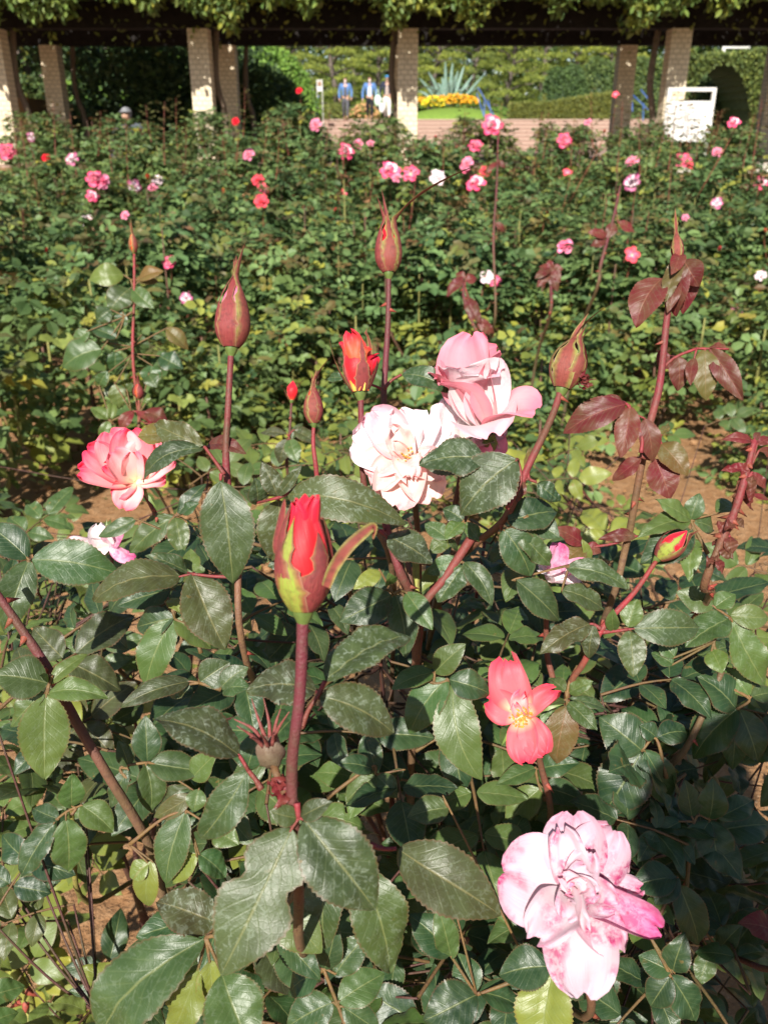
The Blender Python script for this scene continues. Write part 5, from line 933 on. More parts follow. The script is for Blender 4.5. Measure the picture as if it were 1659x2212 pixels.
BRICK = brick_mat(); WOOD = simple_mat('dark_timber', (.016, .013, .012), .8, .2, 18, .5, .5, .02)
GRN = lambda n, a, b, sc=6: simple_mat(n, a, .75, .2, sc, .3, .3, .05, col2=b)
# ------------------------------------------------------------------ pergola
FL_ = .93; BT = 2.86
PG = thing('pergola', (0, 16, FL_), 'long dark timber pergola on cream tiled brick pillars behind the rose bed', 'pergola'); 
def pillar(px, Y, w, top):
    p = PY(px, 200, Y); mb = MB(); x = p[0]; box(mb, (-w/2, -w/2, -.15), (w/2, w/2, top-FL_)); box(mb, (-w/2-.03, -w/2-.03, -.16), (w/2+.03, w/2+.03, .06))
    o = mb.build('pillar', BRICK, None, False); o.location = (0, 0, 0)
    o.parent = PG; o.location = (x, Y-16, 0); return x
FX = [pillar(x, 15.0, .31, BT) for x in (-420, 6, 440, 880, 1452, 1890)]
RX = [pillar(x, 17.5, .31, BT) for x in (-245, 122, 497, 868, 1345, 1668, 2050)]
mb = MB(); box(mb, (-11, 14.86, BT+.002), (11, 15.14, BT+.36)); mb.build('beam', WOOD, PG, False)
mb = MB(); box(mb, (-12, 17.36, BT+.002), (12, 17.64, BT+.36)); mb.build('beam', WOOD, PG, False)
for i in range(38):
    x = -10.8+i*.585; mb = MB(); box(mb, (x-.05, 13.9, BT+.365), (x+.05, 18.6, BT+.50)); mb.build('rafter', WOOD, PG, False)
# vine over it
VINEL = leaf_mat('vine_leaf', False, g0=(.045, .105, .022), g1=(.22, .31, .06), trans=.25, rough=.42)
vt = thing('wisteria_vine', (FX[2]+.25, 15.0, FL_), 'thick climbing vine with green and yellow leaves covering the pergola roof', 'vine')
def leaf_cloud(name, parent, n, fn, size, mats, tf, origin=None, out=None, seed=0, asp=.6, up=.6):
    r = np.random.default_rng(seed); B = np.array([fn(r) for _ in range(n)]); D = r.normal(size=(n, 3))+(out if out is not None else (0, -.2, -.4)); Nn = r.normal(size=(n, 3))*.55+np.array((0, -.3, up)); L = size*r.uniform(.7, 1.3, n)
    mb = MB(); lo_leaves(mb, B, D, Nn, L, L*asp*1.2, np.array([tf(r, b) for b in B])); return mb.build(name, mats, parent, False, origin)
def vfn(r):
    x = r.uniform(-10.5, 10.5); u = r.random()
    hang = .20+.12*math.sin(x*2.1)+.12*math.sin(x*5.3+1)+.09*math.sin(x*11); 
    if u < .85:   # front curtain
        z = BT+.36+r.uniform(-max(0, hang)*1.0, 1.15); return (x, 13.75-.30*math.sin(min(1, (z-BT)/1.3)*2.6)+r.uniform(-.18, .40), z)
    return (x, r.uniform(13.8, 18.8), BT+.52+r.uniform(0, .35)+.15*math.sin(x*3))
def vt_t(r, b): y = (.5+.5*math.sin(b[0]*1.7+math.sin(b[0]*4)*1.3)) > .78; return (0, r.uniform(.5, 1) if y and r.random() < .5 else (r.uniform(.1, .4) if r.random() < .4 else 0), r.uniform(.1, 1), 0)
rf = leaf_cloud('roof_foliage', vt, 30000, lambda r: (r.uniform(-10.8, 10.8), r.uniform(14.0, 18.9), BT+.56+r.uniform(0, .3)), .20, VINEL, lambda r, b: (0, r.uniform(0, .4), r.uniform(0, 1), 0), seed=14, asp=.5, up=1.5, out=(0, 0, 0)); rf['kind'] = 'stuff'
leaf_cloud('foliage', vt, 56000, vfn, .115, VINEL, vt_t, seed=4, asp=.45)
mb = MB()
for x0 in (FX[1]+.2, FX[2]+.22, FX[4]-.25, FX[3]-.2, RX[1]+.3, RX[2]+.3):
    yy = 15.25 if x0 in (FX[1]+.2, FX[2]+.22, FX[4]-.25, FX[3]-.2) else 17.8
    mb = MB(); tube(mb, [(x0, yy, FL_), (x0+.06, yy+.03, FL_+.7), (x0-.05, yy, FL_+1.3), (x0+.05, yy+.05, BT+.5)], [.06, .05, .05, .04], 8, (0, .1, .15, 1), 0, 6, True, .1); mb.build('trunk', STEM, vt)
def hfn(r): return (r.uniform(-9.5, 9.5), (14.82, 14.80, 17.3)[r.integers(3)], BT+r.uniform(-.15, .4))
hs = leaf_cloud('hanging_sprigs', vt, 700, hfn, .09, VINEL, lambda r, b: (.1, r.uniform(.1, .5), .8, 0), seed=8, asp=.5); hs['kind'] = 'stuff'
# kerbs and floors
mb = MB(); x = PY(1325, 350, 13.4)[0]
while x < 9: L = random.uniform(.45, .7); box(mb, (x, 13.25, .70), (x+L-.012, 13.55, .985+random.uniform(0, .02))); x += L
tag(mb.build('stone_edging', STONE, None, False), 'low pale stone edging along the bed below the pergola at right', 'edging')
PINK = simple_mat('pinkish_paving', (.33, .22, .17), .85, .25, 30, .25, .3, .01, col2=(.30, .20, .16))
mb = MB(); box(mb, (-14, 13.9, .80), (14, 20.5, .945)); tag(mb.build('pergola_path', PINK, None, False), kind='structure')
# steps up to the terrace, seen at eye level
SY, TZ = 39.0, 1.3+39*math.tan(R(1.16)); 
mb = MB(); n = 8
for k in range(n):
    z1 = TZ-(n-1-k)*.15; y0 = SY-(n-1-k)*.42; box(mb, (-7, y0, z1-.16), (14, y0+(.42 if k < n-1 else 26), z1)); box(mb, (-7, y0-.03, z1-.03), (14, y0+.02, z1+.003), mi=1)
tag(mb.build('terrace_steps', [PINK, simple_mat('step_nosing', (.50, .36, .29), .8, .25, 20, .2)], None, False), kind='structure')
mb = MB(); box(mb, (-30, 20.5, .78), (30, SY-3.3, .94)); tag(mb.build('lower_path', PINK, None, False), kind='structure')
GRASS = GRN('short_grass', (.16, .24, .035), (.10, .17, .03), 14)
mb = MB(); box(mb, (-40, SY+8, TZ-.2), (50, 120, TZ+.03)); tag(mb.build('lawn', GRASS, None, False), kind='structure')
mb = MB(); box(mb, (-60, 18.8, .5), (-7.05, 60, TZ-.02)); box(mb, (14.05, 24, .5), (60, 60, TZ-.04)); tag(mb.build('terrace_ground', SOIL, None, False), kind='structure')
# ------------------------------------------------------------------ plants beyond
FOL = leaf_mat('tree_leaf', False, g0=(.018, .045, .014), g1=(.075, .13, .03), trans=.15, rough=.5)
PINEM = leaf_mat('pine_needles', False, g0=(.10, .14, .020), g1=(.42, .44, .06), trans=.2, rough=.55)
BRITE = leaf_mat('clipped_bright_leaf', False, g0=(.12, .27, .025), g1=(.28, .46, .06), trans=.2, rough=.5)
HEDG = leaf_mat('hedge_leaf', False, g0=(.11, .12, .018), g1=(.20, .20, .035), trans=.1, rough=.5)
BARK = simple_mat('grey_bark', (.16, .13, .11), .9, .15, 12, .5, .6, .03)
def dome(label, px, py_top, py_bot, wpx, Y, mat, n, size, tint=(0, 0), dz=0, depthk=.8, name='clipped_shrub', zb=None):
    top = PY(px, py_top, Y)[2]; c = PY(px, (py_top+py_bot)/2, Y); k = FPX/(Y/(CT))/1.0; w = wpx/FPX*Y*.98; z0 = zb if zb is not None else PY(px, py_bot, Y)[2]; h = top-z0
    t = thing(name, (c[0], Y, z0), label, 'shrub'); sd = random.randrange(9999)
    def fn(r):
        d = norm(r.normal(size=3)); d[2] = abs(d[2]); q_ = r.uniform(.90, 1.02)*(1+.04*math.sin(d[0]*7+sd)+.04*math.sin(d[2]*9)); return (c[0]+d[0]*w/2*q_, Y+d[1]*w/2*depthk*q_, z0+(d[2]**.8)*h*q_)
    leaf_cloud('foliage', t, n, fn, size, mat, lambda r, b: (tint[0]*r.random(), tint[1]*r.random(), r.uniform(0, 1), 0), seed=sd, asp=.6, up=.5)
    mb = MB(); ellipsoid(mb, (c[0], Y, z0), (w/2*.9, w/2*depthk*.9, h*.9), 20, 12, (0, 0, .0, 0)); mb.build('inner_growth', FOL, t)
    mb = MB(); tube(mb, [(c[0], Y, z0-.25), (c[0], Y, z0+h*.5)], [.10, .05], 8); mb.build('trunk', BARK, t); return t
def big_tree(label, px, Y, ztop, wid, zlow, mat, n, size, yel=0.1, seed=1, name='broadleaf_tree', trunk_r=.14, bright=1.0, zg=.9):
    x = PY(px, 200, Y)[0]; t = thing(name, (x, Y, zg), label, 'tree'); r0 = random.Random(seed); h = ztop-zlow
    cl = [(x+r0.uniform(-.42, .42)*wid, Y+r0.uniform(-.35, .35)*wid, zlow+h*r0.uniform(.08, .92), r0.uniform(.16, .30)*wid, r0.uniform(.4, 1)) for _ in range(26)]
    def fn(r):
        c = cl[r.integers(len(cl))]; d = norm(r.normal(size=3)); q_ = c[3]*r.uniform(.55, 1.08)**.5; return (c[0]+d[0]*q_, c[1]+d[1]*q_, c[2]+d[2]*q_*.7)
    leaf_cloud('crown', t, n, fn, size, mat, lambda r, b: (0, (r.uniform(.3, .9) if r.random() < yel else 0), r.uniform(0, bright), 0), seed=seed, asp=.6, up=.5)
    mb = MB(); tube(mb, [(x, Y, zg-.05), (x+.1, Y, zg+(zlow-zg)*.6), (x-.05, Y, zlow+h*.6)], [trunk_r, trunk_r*.8, trunk_r*.3], 10, (0,0,.5,0), 0, 6, True, .08)
    for c in cl[:14]: tube(mb, [(x, Y, zlow-h*.1+r0.uniform(0, .3)*h), ((x+c[0])/2, (Y+c[1])/2, c[2]-h*.12), c[:3]], [trunk_r*.4, trunk_r*.25, trunk_r*.1], 6, (0,0,.5,0), 0, 4)
    mb.build('trunk', BARK, t); return t
random.seed(77)
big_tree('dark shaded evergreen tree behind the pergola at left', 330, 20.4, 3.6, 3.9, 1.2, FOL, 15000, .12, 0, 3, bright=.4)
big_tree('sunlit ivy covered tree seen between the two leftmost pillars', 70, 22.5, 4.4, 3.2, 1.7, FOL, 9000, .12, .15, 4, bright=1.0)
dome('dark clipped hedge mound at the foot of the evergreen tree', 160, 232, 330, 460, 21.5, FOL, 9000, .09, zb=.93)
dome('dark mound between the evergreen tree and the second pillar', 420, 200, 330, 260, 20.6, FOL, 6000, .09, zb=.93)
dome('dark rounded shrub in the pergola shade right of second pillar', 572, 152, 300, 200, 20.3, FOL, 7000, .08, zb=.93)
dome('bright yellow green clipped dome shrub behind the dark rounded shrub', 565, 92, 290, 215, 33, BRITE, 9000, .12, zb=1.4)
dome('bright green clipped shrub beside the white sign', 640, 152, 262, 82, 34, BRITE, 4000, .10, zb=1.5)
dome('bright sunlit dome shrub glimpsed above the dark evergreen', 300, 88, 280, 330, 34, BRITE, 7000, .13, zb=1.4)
dome('olive low shrub behind the walking people', 720, 226, 262, 90, 42, HEDG, 3000, .10, zb=TZ)
dome('blue green rounded shrub behind the low clipped hedge', 1220, 143, 260, 110, 43, FOL, 6000, .12, zb=TZ)
dome('green rounded shrub touching the right rear pillar', 1295, 128, 262, 120, 46, FOL, 6000, .12, (0, .2), zb=TZ)
dome('bushy green shrub between the two right pillars', 1400, 125, 262, 130, 41, FOL, 7000, .12, (0, .25), zb=TZ)
dome('yellow green shrub between lawn and pines near the centre pillar', 1080, 232, 262, 60, 43, BRITE, 2500, .09, zb=TZ)
def pine(px, Y, seed, label, sc=1.0):
    x = PY(px, 200, Y)[0]; t = thing('pine_tree', (x, Y, TZ), label, 'pine tree', 'cloud pruned pines beyond the steps'); r0 = random.Random(seed); H = 6.2*sc
    mb = MB(); ln = r0.uniform(-.6, .6); tube(mb, [(x, Y, TZ-.1), (x+ln*.4, Y, TZ+H*.3), (x+ln, Y+.1, TZ+H*.6), (x+ln*.5, Y, TZ+H)], [.17, .13, .10, .03], 9, (0,0,.5,0), 0, 6, True, .08); pads = []
    for k in range(24):
        f = .14+.86*k/23; a = k*2.4+r0.uniform(-.4, .4); rr = (1-f*.65)*2.2*sc*r0.uniform(.5, 1); c = (x+ln*f+math.cos(a)*rr, Y+math.sin(a)*rr, TZ+H*f); pads.append((c, r0.uniform(.6, 1.15)*sc*(1.1-f*.45)))
        tube(mb, [(x+ln*f*.9, Y, TZ+H*f-.35), (x+ln*f+math.cos(a)*rr*.5, Y+math.sin(a)*rr*.5, TZ+H*f-.10), (c[0], c[1], c[2]-.05)], [.06, .045, .015], 6, (0,0,.5,0), 0, 4)
    mb.build('trunk', BARK, t)
    def fn(r):
        c, w = pads[r.integers(len(pads))]; a = r.uniform(0, 6.28); q_ = w*math.sqrt(r.random()); return (c[0]+math.cos(a)*q_, c[1]+math.sin(a)*q_, c[2]+.22*w*(1-(q_/w)**2)+r.uniform(-.08, .08))
    leaf_cloud('crown', t, 9000, fn, .15, PINEM, lambda r, b: (0, .25*r.random(), r.uniform(.1, 1), 0), out=(0, 0, .9), seed=seed, asp=.34, up=.6)
for i, (px, Y, sc, lb) in enumerate(((730, 50, 1.0, 'layered pine behind the person in the grey jumper'), (815, 55, 1.1, 'layered pine behind the person in the blue knitted hat'), (640, 57, 1.1, 'tall layered pine partly behind the bright clipped shrub'), (925, 52, 1.0, 'layered pine just right of the centre pillar'), (1010, 58, 1.15, 'tall layered pine behind the agave'), (1090, 50, .95, 'layered pine right of the agave'),
                                   (1165, 56, 1.1, 'layered pine with bare grey trunk left of the blue green shrub'), (1250, 60, 1.15, 'tall pine behind the blue green shrub'), (1330, 58, 1.1, 'pine behind the right rear pillar'), (770, 64, 1.3, 'taller pine further behind the walking people'), (880, 66, 1.3, 'far pine behind the centre pillar'))): pine(px, Y, 100+i, lb, sc)
for i, (px, Y, yl) in enumerate(((-150, 50, .1), (60, 62, .1), (260, 66, .1), (450, 70, .1), (640, 72, .2), (820, 76, .35), (1000, 74, .4), (1180, 72, .35), (1340, 70, .3), (1500, 66, .25), (1680, 60, .2), (1860, 58, .1))):
    big_tree(('dark' if yl < .15 else 'autumn tinted')+f' tree of the far backdrop, {"first second third fourth fifth sixth seventh eighth ninth tenth eleventh twelfth".split()[i]} from the left', px, Y, 12.5, 10.5, 1.6, FOL, 9000, .34, yl, 40+i, 'broadleaf_tree', .25, .8, 1.5)
# clipped box hedges
def hedge(label, px0, px1, ytop, ybot, Y, mat, size, n, th=.9, arch=None, ztop2=None, name='clipped_hedge'):
    a = PY(px0, ybot, Y); b = PY(px1, ybot, Y); z0 = a[2]-.05; z1 = PY(px0, ytop, Y)[2]; z2 = ztop2 if ztop2 else z1; t = thing(name, ((a[0]+b[0])/2, Y, z0), label, 'hedge'); W = b[0]-a[0]
    inside = lambda x, z: arch and ((x-arch[0])/arch[1])**2+((max(z, z0)-z0)/arch[2])**2 < 1
    zt = lambda x: z1+(z2-z1)*(x-a[0])/W
    def fn(r):
        while True:
            f = r.random(); x = r.uniform(a[0], b[0]); zz = r.uniform(z0, zt(x))
            if f < .75: p = (x, Y+r.uniform(-.06, .05), zz)
            elif f < .9: p = (x, r.uniform(Y, Y+th), zt(x)+r.uniform(-.05, .05))
            else: p = ((a[0] if r.random() < .5 else b[0])+r.uniform(-.04, .04), r.uniform(Y, Y+th), zz)
            if not inside(p[0], p[2]): return p
    leaf_cloud('foliage', t, n, fn, size, mat, lambda r, b_: (.1*r.random(), .25*r.random(), r.uniform(0, 1), 0), out=(0, -.3, .3), seed=int(px0), asp=.5, up=.4)
    mb = MB(); N = 48; xs_ = np.linspace(a[0]+.05, b[0]-.05, N+1)
    for i in range(N):
        xa, xb = xs_[i], xs_[i+1]; xm = (xa+xb)/2; zl = z0
        if arch and abs(xm-arch[0]) < arch[1]: zl = z0+arch[2]*math.sqrt(1-((xm-arch[0])/arch[1])**2)
        if zl < zt(xm)-.1: box(mb, (xa, Y+.05, zl), (xb+.001*(i % 2), Y+th-.05, zt(xm)-.05), (0, 0, .2, 0))
    mb.build('inner_growth', FOL, t, False); return t
hedge('low clipped brownish box hedge end beside the steps', 1104, 1172, 222, 254, 41, HEDG, .09, 3500)
hedge('long low clipped olive hedge rising behind the right rear pillar', 1176, 1330, 222, 256, 40.6, HEDG, .09, 7000, ztop2=PY(1330, 196, 40.6)[2])
hedge('clipped olive hedge between the right rear and right front pillars', 1332, 1450, 195, 258, 40.3, HEDG, .09, 6000)
hx = PY(1560, 200, 24.0)[0]
hedge('tall clipped cypress hedge with a dark arched opening at right', 1478, 1800, 122, 320, 24.0, leaf_mat('cypress_hedge_leaf', False, g0=(.07, .10, .018), g1=(.16, .19, .03), trans=.1, rough=.5), .10, 22000, 2.2, (PY(1555, 200, 24.)[0], .98, 2.0), PY(1700, 92, 24.)[2])
dome('dark shrub inside the arched opening of the tall hedge', 1560, 150, 330, 190, 26.9, FOL, 5000, .1, zb=.93)
# agave
GLAU = simple_mat('glaucous_agave', (.20, .29, .24), .5, .3, 8, .25, .1, .01, col2=(.13, .22, .17))
ag = thing('agave_plant', tuple(PY(965, 215, 43.)), 'big grey green agave with long pointed leaves above the orange flowers', 'agave'); ac = PY(965, 222, 43.)
for k, (tx, ty, bd) in enumerate(((905, 165, .3), (925, 150, .5), (945, 172, .9), (962, 130, .1), (978, 133, .0), (1003, 140, .1), (1022, 160, .2), (1048, 158, .0), (1035, 185, .2), (890, 190, .6), (955, 160, .8), (990, 150, .1), (1015, 178, .5), (970, 170, .4), (935, 185, .7), (916, 178, .9), (1000, 190, .6), (983, 160, .3))):
    tp = PY(tx, ty, 43.+random.uniform(-.6, .6)); b = ac+np.array(((tx-965)*.006, random.uniform(-.2, .2), -.1)); mdp = (b+tp)/2+np.array((0, 0, .25*bd)); pc = crom([b, mdp, tp+np.array((0, 0, -.15*bd))], 8); V = []
    for i, c in enumerate(pc):
        u = i/(len(pc)-1); w = .11*(1-u)**.6*(.7+.6*math.sin(u*2.2)); V += [c+np.array((-w, 0, .02)), c+np.array((-w*.5, .04, -.03)), c+np.array((w*.5, .04, -.03)), c+np.array((w, 0, .02)), c+np.array((0, -.035*(1-u), .0))]
    m_ = MB(); m_.add(V, [(i*5+j, i*5+(j+1) % 5, (i+1)*5+(j+1) % 5, (i+1)*5+j) for i in range(len(pc)-1) for j in range(5)]); m_.build('leaf', GLAU, ag)
# flower beds
MARI = simple_mat('orange_marigold', (.85, .30, .02), .7, .2, 9, .3, .3, .02, col2=(.88, .50, .03)); YELF = simple_mat('yellow_flower', (.85, .62, .03), .7, .2)
def flowerbed(label, px0, px1, y0, y1, Y, mat, n):
    t = thing('flower_bed', tuple(PY((px0+px1)/2, y1, Y)), label, 'flower bed'); mb = MB(); m2 = MB(); B = []
    for k in range(n):
        x = random.uniform(px0, px1); f = (x-px0)/(px1-px0); y = y1-(y1-y0)*random.random()*math.sin(math.pi*(.15+.7*f)); p = PY(x, y, Y+random.uniform(-.5, .5)); r = random.uniform(.04, .07)
        ellipsoid(mb, p, (r, r, r*.7), 7, 4, (0,0,.5,0), 0, lambda d: 1+random.uniform(-.25, .25)); B.append(p-np.array((0, 0, .06)))
    mb.build('blossoms', mat, t, False); B = np.repeat(np.array(B), 3, 0)+np.random.default_rng(2).normal(size=(len(B)*3, 3))*.06; r_ = np.random.default_rng(5); n_ = len(B)
    lo_leaves(m2, B, r_.normal(size=(n_, 3))+(0, 0, .6), r_.normal(size=(n_, 3)), np.full(n_, .10), np.full(n_, .06), np.tile((0, .1, .6, 0), (n_, 1))); m2.build('foliage', BRITE, t, False); return t
flowerbed('bank of orange marigolds below the agave', 935, 1034, 202, 222, 42.0, MARI, 420); flowerbed('yellow flower patch at the left end of the marigolds', 912, 960, 206, 228, 41.6, YELF, 150); flowerbed('strip of orange flowers beside the centre pillar', 898, 925, 208, 222, 42.2, MARI, 70)
flowerbed('tawny low flowers behind the walking people', 755, 820, 222, 256, 41.5, simple_mat('tawny_flower', (.55, .30, .14), .8, .2), 160)
mb = MB(); c = PY(970, 243, 41.0); ellipsoid(mb, (c[0]+.3, 41.6, TZ-.1), (2.4, 1.6, .62), 28, 10); tag(mb.build('grass_mound', GRASS), kind='structure')
# handrails, signs
BLUE = simple_mat('blue_painted_steel', (.05, .11, .34), .4, .5); WHITE = simple_mat('white_painted_board', (.62, .62, .60), .5, .3, 3, .12, .05, .01, col2=(.54, .53, .49))
for lb, pr in (('blue handrail on the steps right of the flower bed', [((1033, 188), (1068, 250)), ((1055, 215), (1062, 252)), ((1030, 200), (1046, 252)), ((1046, 212), (1046, 252))]), ('blue handrail at the left end of the steps below the white sign', [((690, 205), (674, 240)), ((674, 240), (674, 262)), ((684, 215), (684, 262))]), ('blue handrail between the right pillars', [((1366, 203), (1400, 236)), ((1384, 192), (1412, 228)), ((1390, 222), (1389, 260)), ((1366, 203), (1366, 240))])):
    t = None
    for (a, b) in pr:
        A_, B_ = PY(*a, 37.8), PY(*b, 37.2)
        if t is None: t = thing('handrail', (A_[0], 37.5, TZ-1), lb, 'handrail')
        m_ = MB(); tube(m_, [A_, B_], .020, 8); m_.build('rail' if a[0] != b[0] else 'post', BLUE, t)
def sign(lb, px0, px1, py0, py1, Y, zfoot, slot=True, fr=.05, brd=True, name='notice_board', cat='notice board'):
    a = PY(px0, py0, Y); b = PY(px1, py1, Y); x0, x1, z1, z0 = a[0], b[0], a[2], b[2]; t = thing(name, ((x0+x1)/2, Y, zfoot), lb, cat); mb = MB()
    box(mb, (x0, Y-.03, zfoot), (x0+fr, Y+.03, z1)); box(mb, (x1-fr, Y-.03, zfoot), (x1, Y+.03, z1)); box(mb, (x0+fr, Y-.028, z1-fr), (x1-fr, Y+.028, z1)); mb.build('frame', WHITE, t, False)
    if brd: mb = MB(); box(mb, (x0+fr, Y-.012, z0), (x1-fr, Y+.012, z1-fr-(.13 if slot else .002))); mb.build('board', WHITE, t, False)
sign('large white framed blank board standing right of the right front pillar', 1443, 1531, 188, 305, 14.2, .93)
sign('white metal frame rising behind the tall clipped hedge', 1561, 1615, 96, 128, 29.0, 1.0, brd=False, fr=.09, name='goal_frame', cat='frame')
sign('small white sign with a dark picture beside the bright clipped shrub', 684, 697, 171, 196, 37.0, TZ-.3, False, .02); 
mb = MB(); a = PY(686, 175, 36.94); b = PY(694, 184, 36.94); box(mb, (a[0], 36.955, b[2]), (b[0], 36.965, a[2])); tag(mb.build('sign_picture', simple_mat('brown_print', (.25, .14, .08)), None, False), 'small brown picture panel on the white sign by the steps', 'picture')

# ------------------------------------------------------------------ people
def skin_mesh(name, nodes, edges, mat, parent, sub=2):
    """nodes: list of (pos, rx, ry); grown with the Skin modifier then frozen"""
    me = bpy.data.meshes.new(name); me.from_pydata([tuple(n[0]) for n in nodes], edges, []); o = bpy.data.objects.new(name, me); COL.objects.link(o)
    s = o.modifiers.new('skin', 'SKIN'); s.use_smooth_shade = True
    for i, n in enumerate(nodes): sv = me.skin_vertices[0].data[i]; sv.radius = (n[1], n[2]); sv.use_root = (i == 0)
    b = o.modifiers.new('sub', 'SUBSURF'); b.levels = b.render_levels = sub
    dg = bpy.context.evaluated_depsgraph_get(); dg.update(); m2 = bpy.data.meshes.new_from_object(o.evaluated_get(dg)); m2.name = name; o.modifiers.clear(); o.data = m2; m2.materials.clear(); m2.materials.append(mat)
    for p_ in m2.polygons: p_.use_smooth = True
    o.parent = parent; return o
def cloth(n, c, sc=20): return simple_mat(n, c, .85, .15, sc, .25, .3, .01)
SKINM = simple_mat('skin', (.50, .29, .20), .5, .35, 60, .08, .1, .001); HAIR = cloth('dark_hair', (.02, .015, .012), 80); MASK = cloth('white_mask', (.8, .8, .8))
def person(loc, H, label, top, bottom, hat=None, shoes=(.04, .04, .04), stride=.16, arms=None, yaw=0, mask=True, sit=0, shirt=None, mkhat=HAIR, maskm=None, brim=None):
    """faces -y; arms: (left hand, right hand) positions relative to the hip centre, in units of H"""
    t = empty('person', loc, yaw); tag(t, label, 'person'); s = H; hipz = 0
    v = lambda x, y, z: np.array((x, y, z))*s
    hz = .50 if not sit else sit
    if sit: feet = [(.07, -.30, .03), (-.07, -.28, .03)]; knee = [(.08, -.24, .29), (-.08, -.23, .28)]
    else: feet = [(.05, -stride, .03), (-.05, stride*.9, .04)]; knee = [(.055, -stride*.75, .28), (-.055, stride*.15, .27)]
    arms = arms or ((.17, -.05, .46), (-.17, .03, .46)); dz = hz-.50
    sh = [(.115, 0, .81+dz), (-.115, 0, .81+dz)]; nodes = [(v(0, 0, hz), .085*s, .062*s), (v(0, 0, hz+.12), .078*s, .056*s), (v(0, 0, hz+.25), .092*s, .060*s), (v(0, 0, hz+.33), .050*s, .042*s), (v(0, -.002, hz+.355), .030*s, .030*s), (v(0, -.006, hz+.385), .040*s, .044*s), (v(0, -.004, hz+.425), .046*s, .054*s), (v(0, 0, hz+.462), .036*s, .042*s)]
    E = [(0, 1), (1, 2), (2, 3), (3, 4), (4, 5), (5, 6), (6, 7)]; JN = [(v(0, .004, hz-.01), .098*s, .074*s), (v(0, .004, hz+.12), .092*s, .070*s), (v(0, .002, hz+.25), .104*s, .070*s), (v(0, 0, hz+.325), .052*s, .046*s)]; JE = [(0, 1), (1, 2), (2, 3)]
    nodes.append((v(0, -.058, hz+.405), .006*s, .010*s)); E.append((6, 8))
    TN = [(v(0, .004, hz+.03), .086*s, .066*s), (v(0, .004, hz-.02), .088*s, .068*s)]; TE = [(0, 1)]
    for k in (0, 1):
        sx = 1 if k == 0 else -1; a = np.array(sh[k]); hd = np.array(arms[k])+np.array((0, 0, dz)); el = (a+hd)/2+np.array((sx*.03, .035, -.005)); i = len(nodes); nodes += [(v(*a), .034*s, .034*s), (v(*el), .024*s, .024*s), (v(*hd), .015*s, .018*s)]; E += [(2, i), (i, i+1), (i+1, i+2)]
        d = norm(hd-el); pl = hd+d*.045; nodes.append((v(*pl), .020*s, .010*s)); E.append((i+2, i+3)); side = norm(np.cross(d, (sx*1., 0, .01)))
        for f in range(4):
            o_ = pl+side*(.016*(f-1.5)/1.5); e_ = o_+d*(.030+.006*(1.5-abs(f-1.5)))+np.array((-sx*.010, 0, 0)); nodes += [(v(*o_), .0052*s, .0052*s), (v(*e_), .0042*s, .0042*s)]; E += [(i+3, len(nodes)-2), (len(nodes)-2, len(nodes)-1)]
        th = hd+d*.018+side*-.022; nodes += [(v(*th), .0062*s, .0062*s), (v(*(th+d*.03-side*.006)), .005*s, .005*s)]; E += [(i+2, len(nodes)-2), (len(nodes)-2, len(nodes)-1)]
        j = len(JN); JN += [(v(*a), .046*s, .044*s), (v(*el), .036*s, .036*s), (v(*(hd-d*.01)), .027*s, .027*s)]; JE += [(2, j), (j, j+1), (j+1, j+2)]
        i = len(nodes); kn = np.array(knee[k]); ft = np.array(feet[k]); nodes += [(v(sx*.05, 0, hz-.04), .052*s, .052*s), (v(*kn), .032*s, .034*s), (v(ft[0], ft[1], .05), .020*s, .022*s), (v(ft[0], ft[1]-.06, .022), .020*s, .013*s)]; E += [(0, i), (i, i+1), (i+1, i+2), (i+2, i+3)]
        j = len(TN); TN += [(v(sx*.05, 0, hz-.06), .060*s, .060*s), (v(*kn), .044*s, .046*s), (v(ft[0], ft[1]+.004, .065), .036*s, .038*s)]; TE += [(1, j), (j, j+1), (j+1, j+2)]
        mb = MB(); ellipsoid(mb, v(ft[0], ft[1]-.035, .022), (.030*s, .075*s, .026*s), 12, 8); o = mb.build('shoe', cloth('shoe_leather', shoes), None); o.parent = t; o.location = (0, 0, 0)
    body = skin_mesh('body', nodes, E, SKINM, t); skin_mesh('jacket', JN, JE, top, t); skin_mesh('trousers', TN, TE, bottom, t)
    hc = v(0, .006, hz+.432); mb = MB()
    ellipsoid(mb, hc, (.055*s, .062*s, .056*s), 16, 10, (0,0,.5,0), 0, lambda d: 1.0 if (d[1] > -.35 or d[2] > .45) else .72); o = mb.build('hair' if mkhat is HAIR else 'hat', mkhat, None); o.parent = t; o.location = (0, 0, 0)
    if mkhat is not HAIR: mb = MB(); ellipsoid(mb, hc+v(0, -.02, .012), (.060*s, .075*s, .012*s) if not brim else (brim, brim, .010), 24, 6); o = mb.build('hat_brim', mkhat, None); o.parent = t; o.location = (0, 0, 0)
    if mask: mb = MB(); ellipsoid(mb, v(0, -.030, hz+.392), (.036*s, .030*s, .028*s), 12, 8); o = mb.build('face_mask', maskm or MASK, None); o.parent = t; o.location = (0, 0, 0)
    for sx in (-1, 1):
        mb = MB(); ellipsoid(mb, v(sx*.017, -.053, hz+.425), (.006*s, .004*s, .004*s), 8, 5); o = mb.build('eye', HAIR, None); o.parent = t; o.location = (0, 0, 0)
    if shirt: skin_mesh('shirt', [(v(0, -.012, hz+.0), .062*s, .070*s), (v(0, -.014, hz+.15), .060*s, .068*s), (v(0, -.012, hz+.27), .040*s, .066*s)], [(0, 1), (1, 2)], shirt, t)
    return t
def gpt(px, py, Y, z): p = PY(px, py, Y); return (p[0], Y, z)
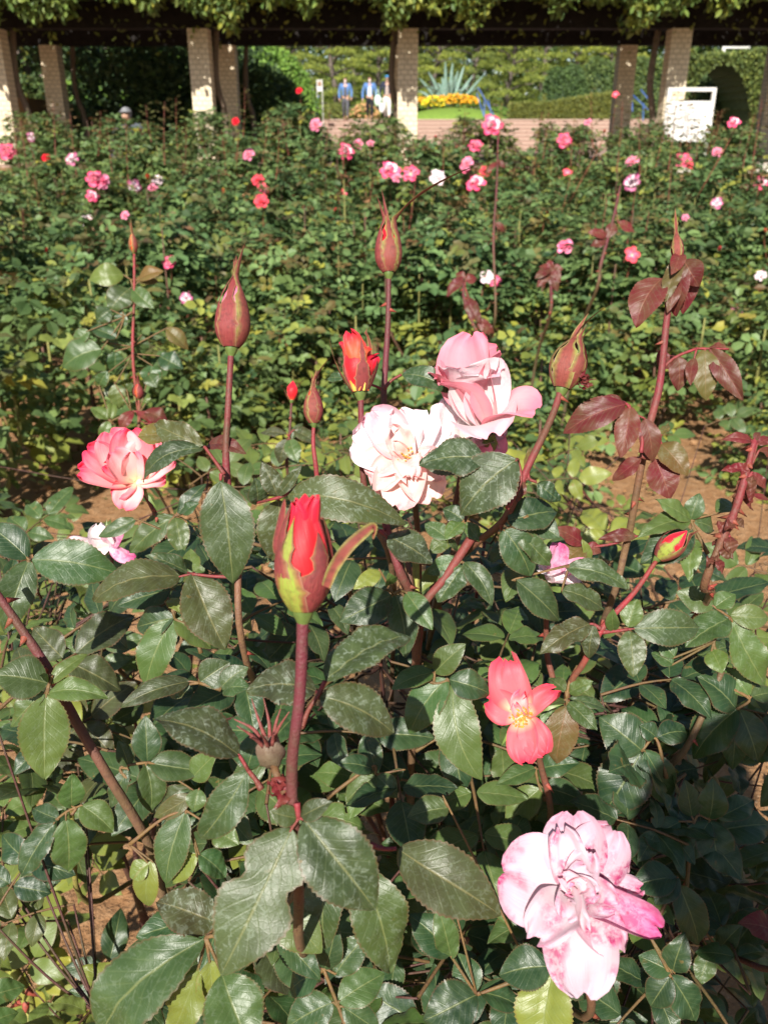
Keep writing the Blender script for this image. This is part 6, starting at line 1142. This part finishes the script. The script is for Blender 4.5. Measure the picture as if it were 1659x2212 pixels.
DENIM = cloth('denim', (.10, .20, .42)); BLK = cloth('black_cloth', (.02, .02, .025)); GREY = cloth('grey_cloth', (.09, .09, .10)); WHT = cloth('white_cloth', (.78, .78, .78)); NAVY = cloth('navy_cloth', (.03, .035, .06)); BEIGE = cloth('beige_cloth', (.40, .32, .28)); CREAM = cloth('cream_cloth', (.72, .68, .62))
person(gpt(747, 255, 39.3, TZ), 1.60, 'walking person in a blue denim jacket over grey overalls, with a white mask', DENIM, GREY, shirt=GREY, arms=((.15, -.04, .50), (-.15, -.03, .47)))
person(gpt(799, 255, 39.2, TZ), 1.62, 'walking person in an open blue jacket and white top with black trousers', DENIM, BLK, shirt=WHT, arms=((.16, -.08, .48), (-.18, -.02, .46)), stride=.13)
person(gpt(836, 255, 39.0, TZ), 1.66, 'walking person in a blue knitted hat, dark jacket and cream trousers', NAVY, CREAM, shirt=BEIGE, mkhat=cloth('blue_knit', (.06, .25, .50)), maskm=GREY, arms=((.15, -.05, .46), (-.17, -.04, .47)))
person(gpt(274, 262, 12.9, gz(0, 12.9)+.02), 1.42, 'crouching person in a grey cap and pale shirt half hidden behind the roses', cloth('shade_dark_shirt', (.11, .12, .15)), GREY, sit=.12, mkhat=cloth('grey_cap', (.22, .22, .23)), mask=False)  # pale shirt given a darker colour in place of the shade on it
def bag(lb, px, py, Y, w, h, mat, zt):
    p = PY(px, py, Y); t = thing('shoulder_bag', tuple(p), lb, 'bag'); mb = MB(); ellipsoid(mb, p, (w/2, .07, h/2), 12, 8, (0,0,.5,0), 0, lambda d: 1+.12*(abs(d[0])*abs(d[2]))); mb.build('pouch', mat, t); mb = MB(); tube(mb, [p+np.array((-.08, 0, h*.4)), p+np.array((0, -.01, zt)), p+np.array((.08, 0, h*.4))], .012, 6); mb.build('handle', mat, t)
bag('pale green carrier bag held by the middle walking person', 816, 206+10, 38.9, .28, .42, cloth('pale_green_plastic', (.55, .72, .60)), .40); bag('white tote bag hanging between the middle walker and the one in the hat', 825, 232, 38.9, .22, .36, WHT, .36)
# the photographer, standing behind the camera with both hands raised to it; the broad hat is added to widen their shade on the near roses
PHX, PHY, PHH = .205, -.40, 1.56
ph = person((PHX, PHY, 0), PHH, 'person in a broad straw hat behind the camera whose shadow falls on the roses', NAVY, GREY, stride=.02, yaw=math.pi, mask=False, arms=((.06, -.125, .66), (-.06, -.125, .66)), mkhat=cloth('added_shade_hat', (.45, .34, .18)), brim=.205)
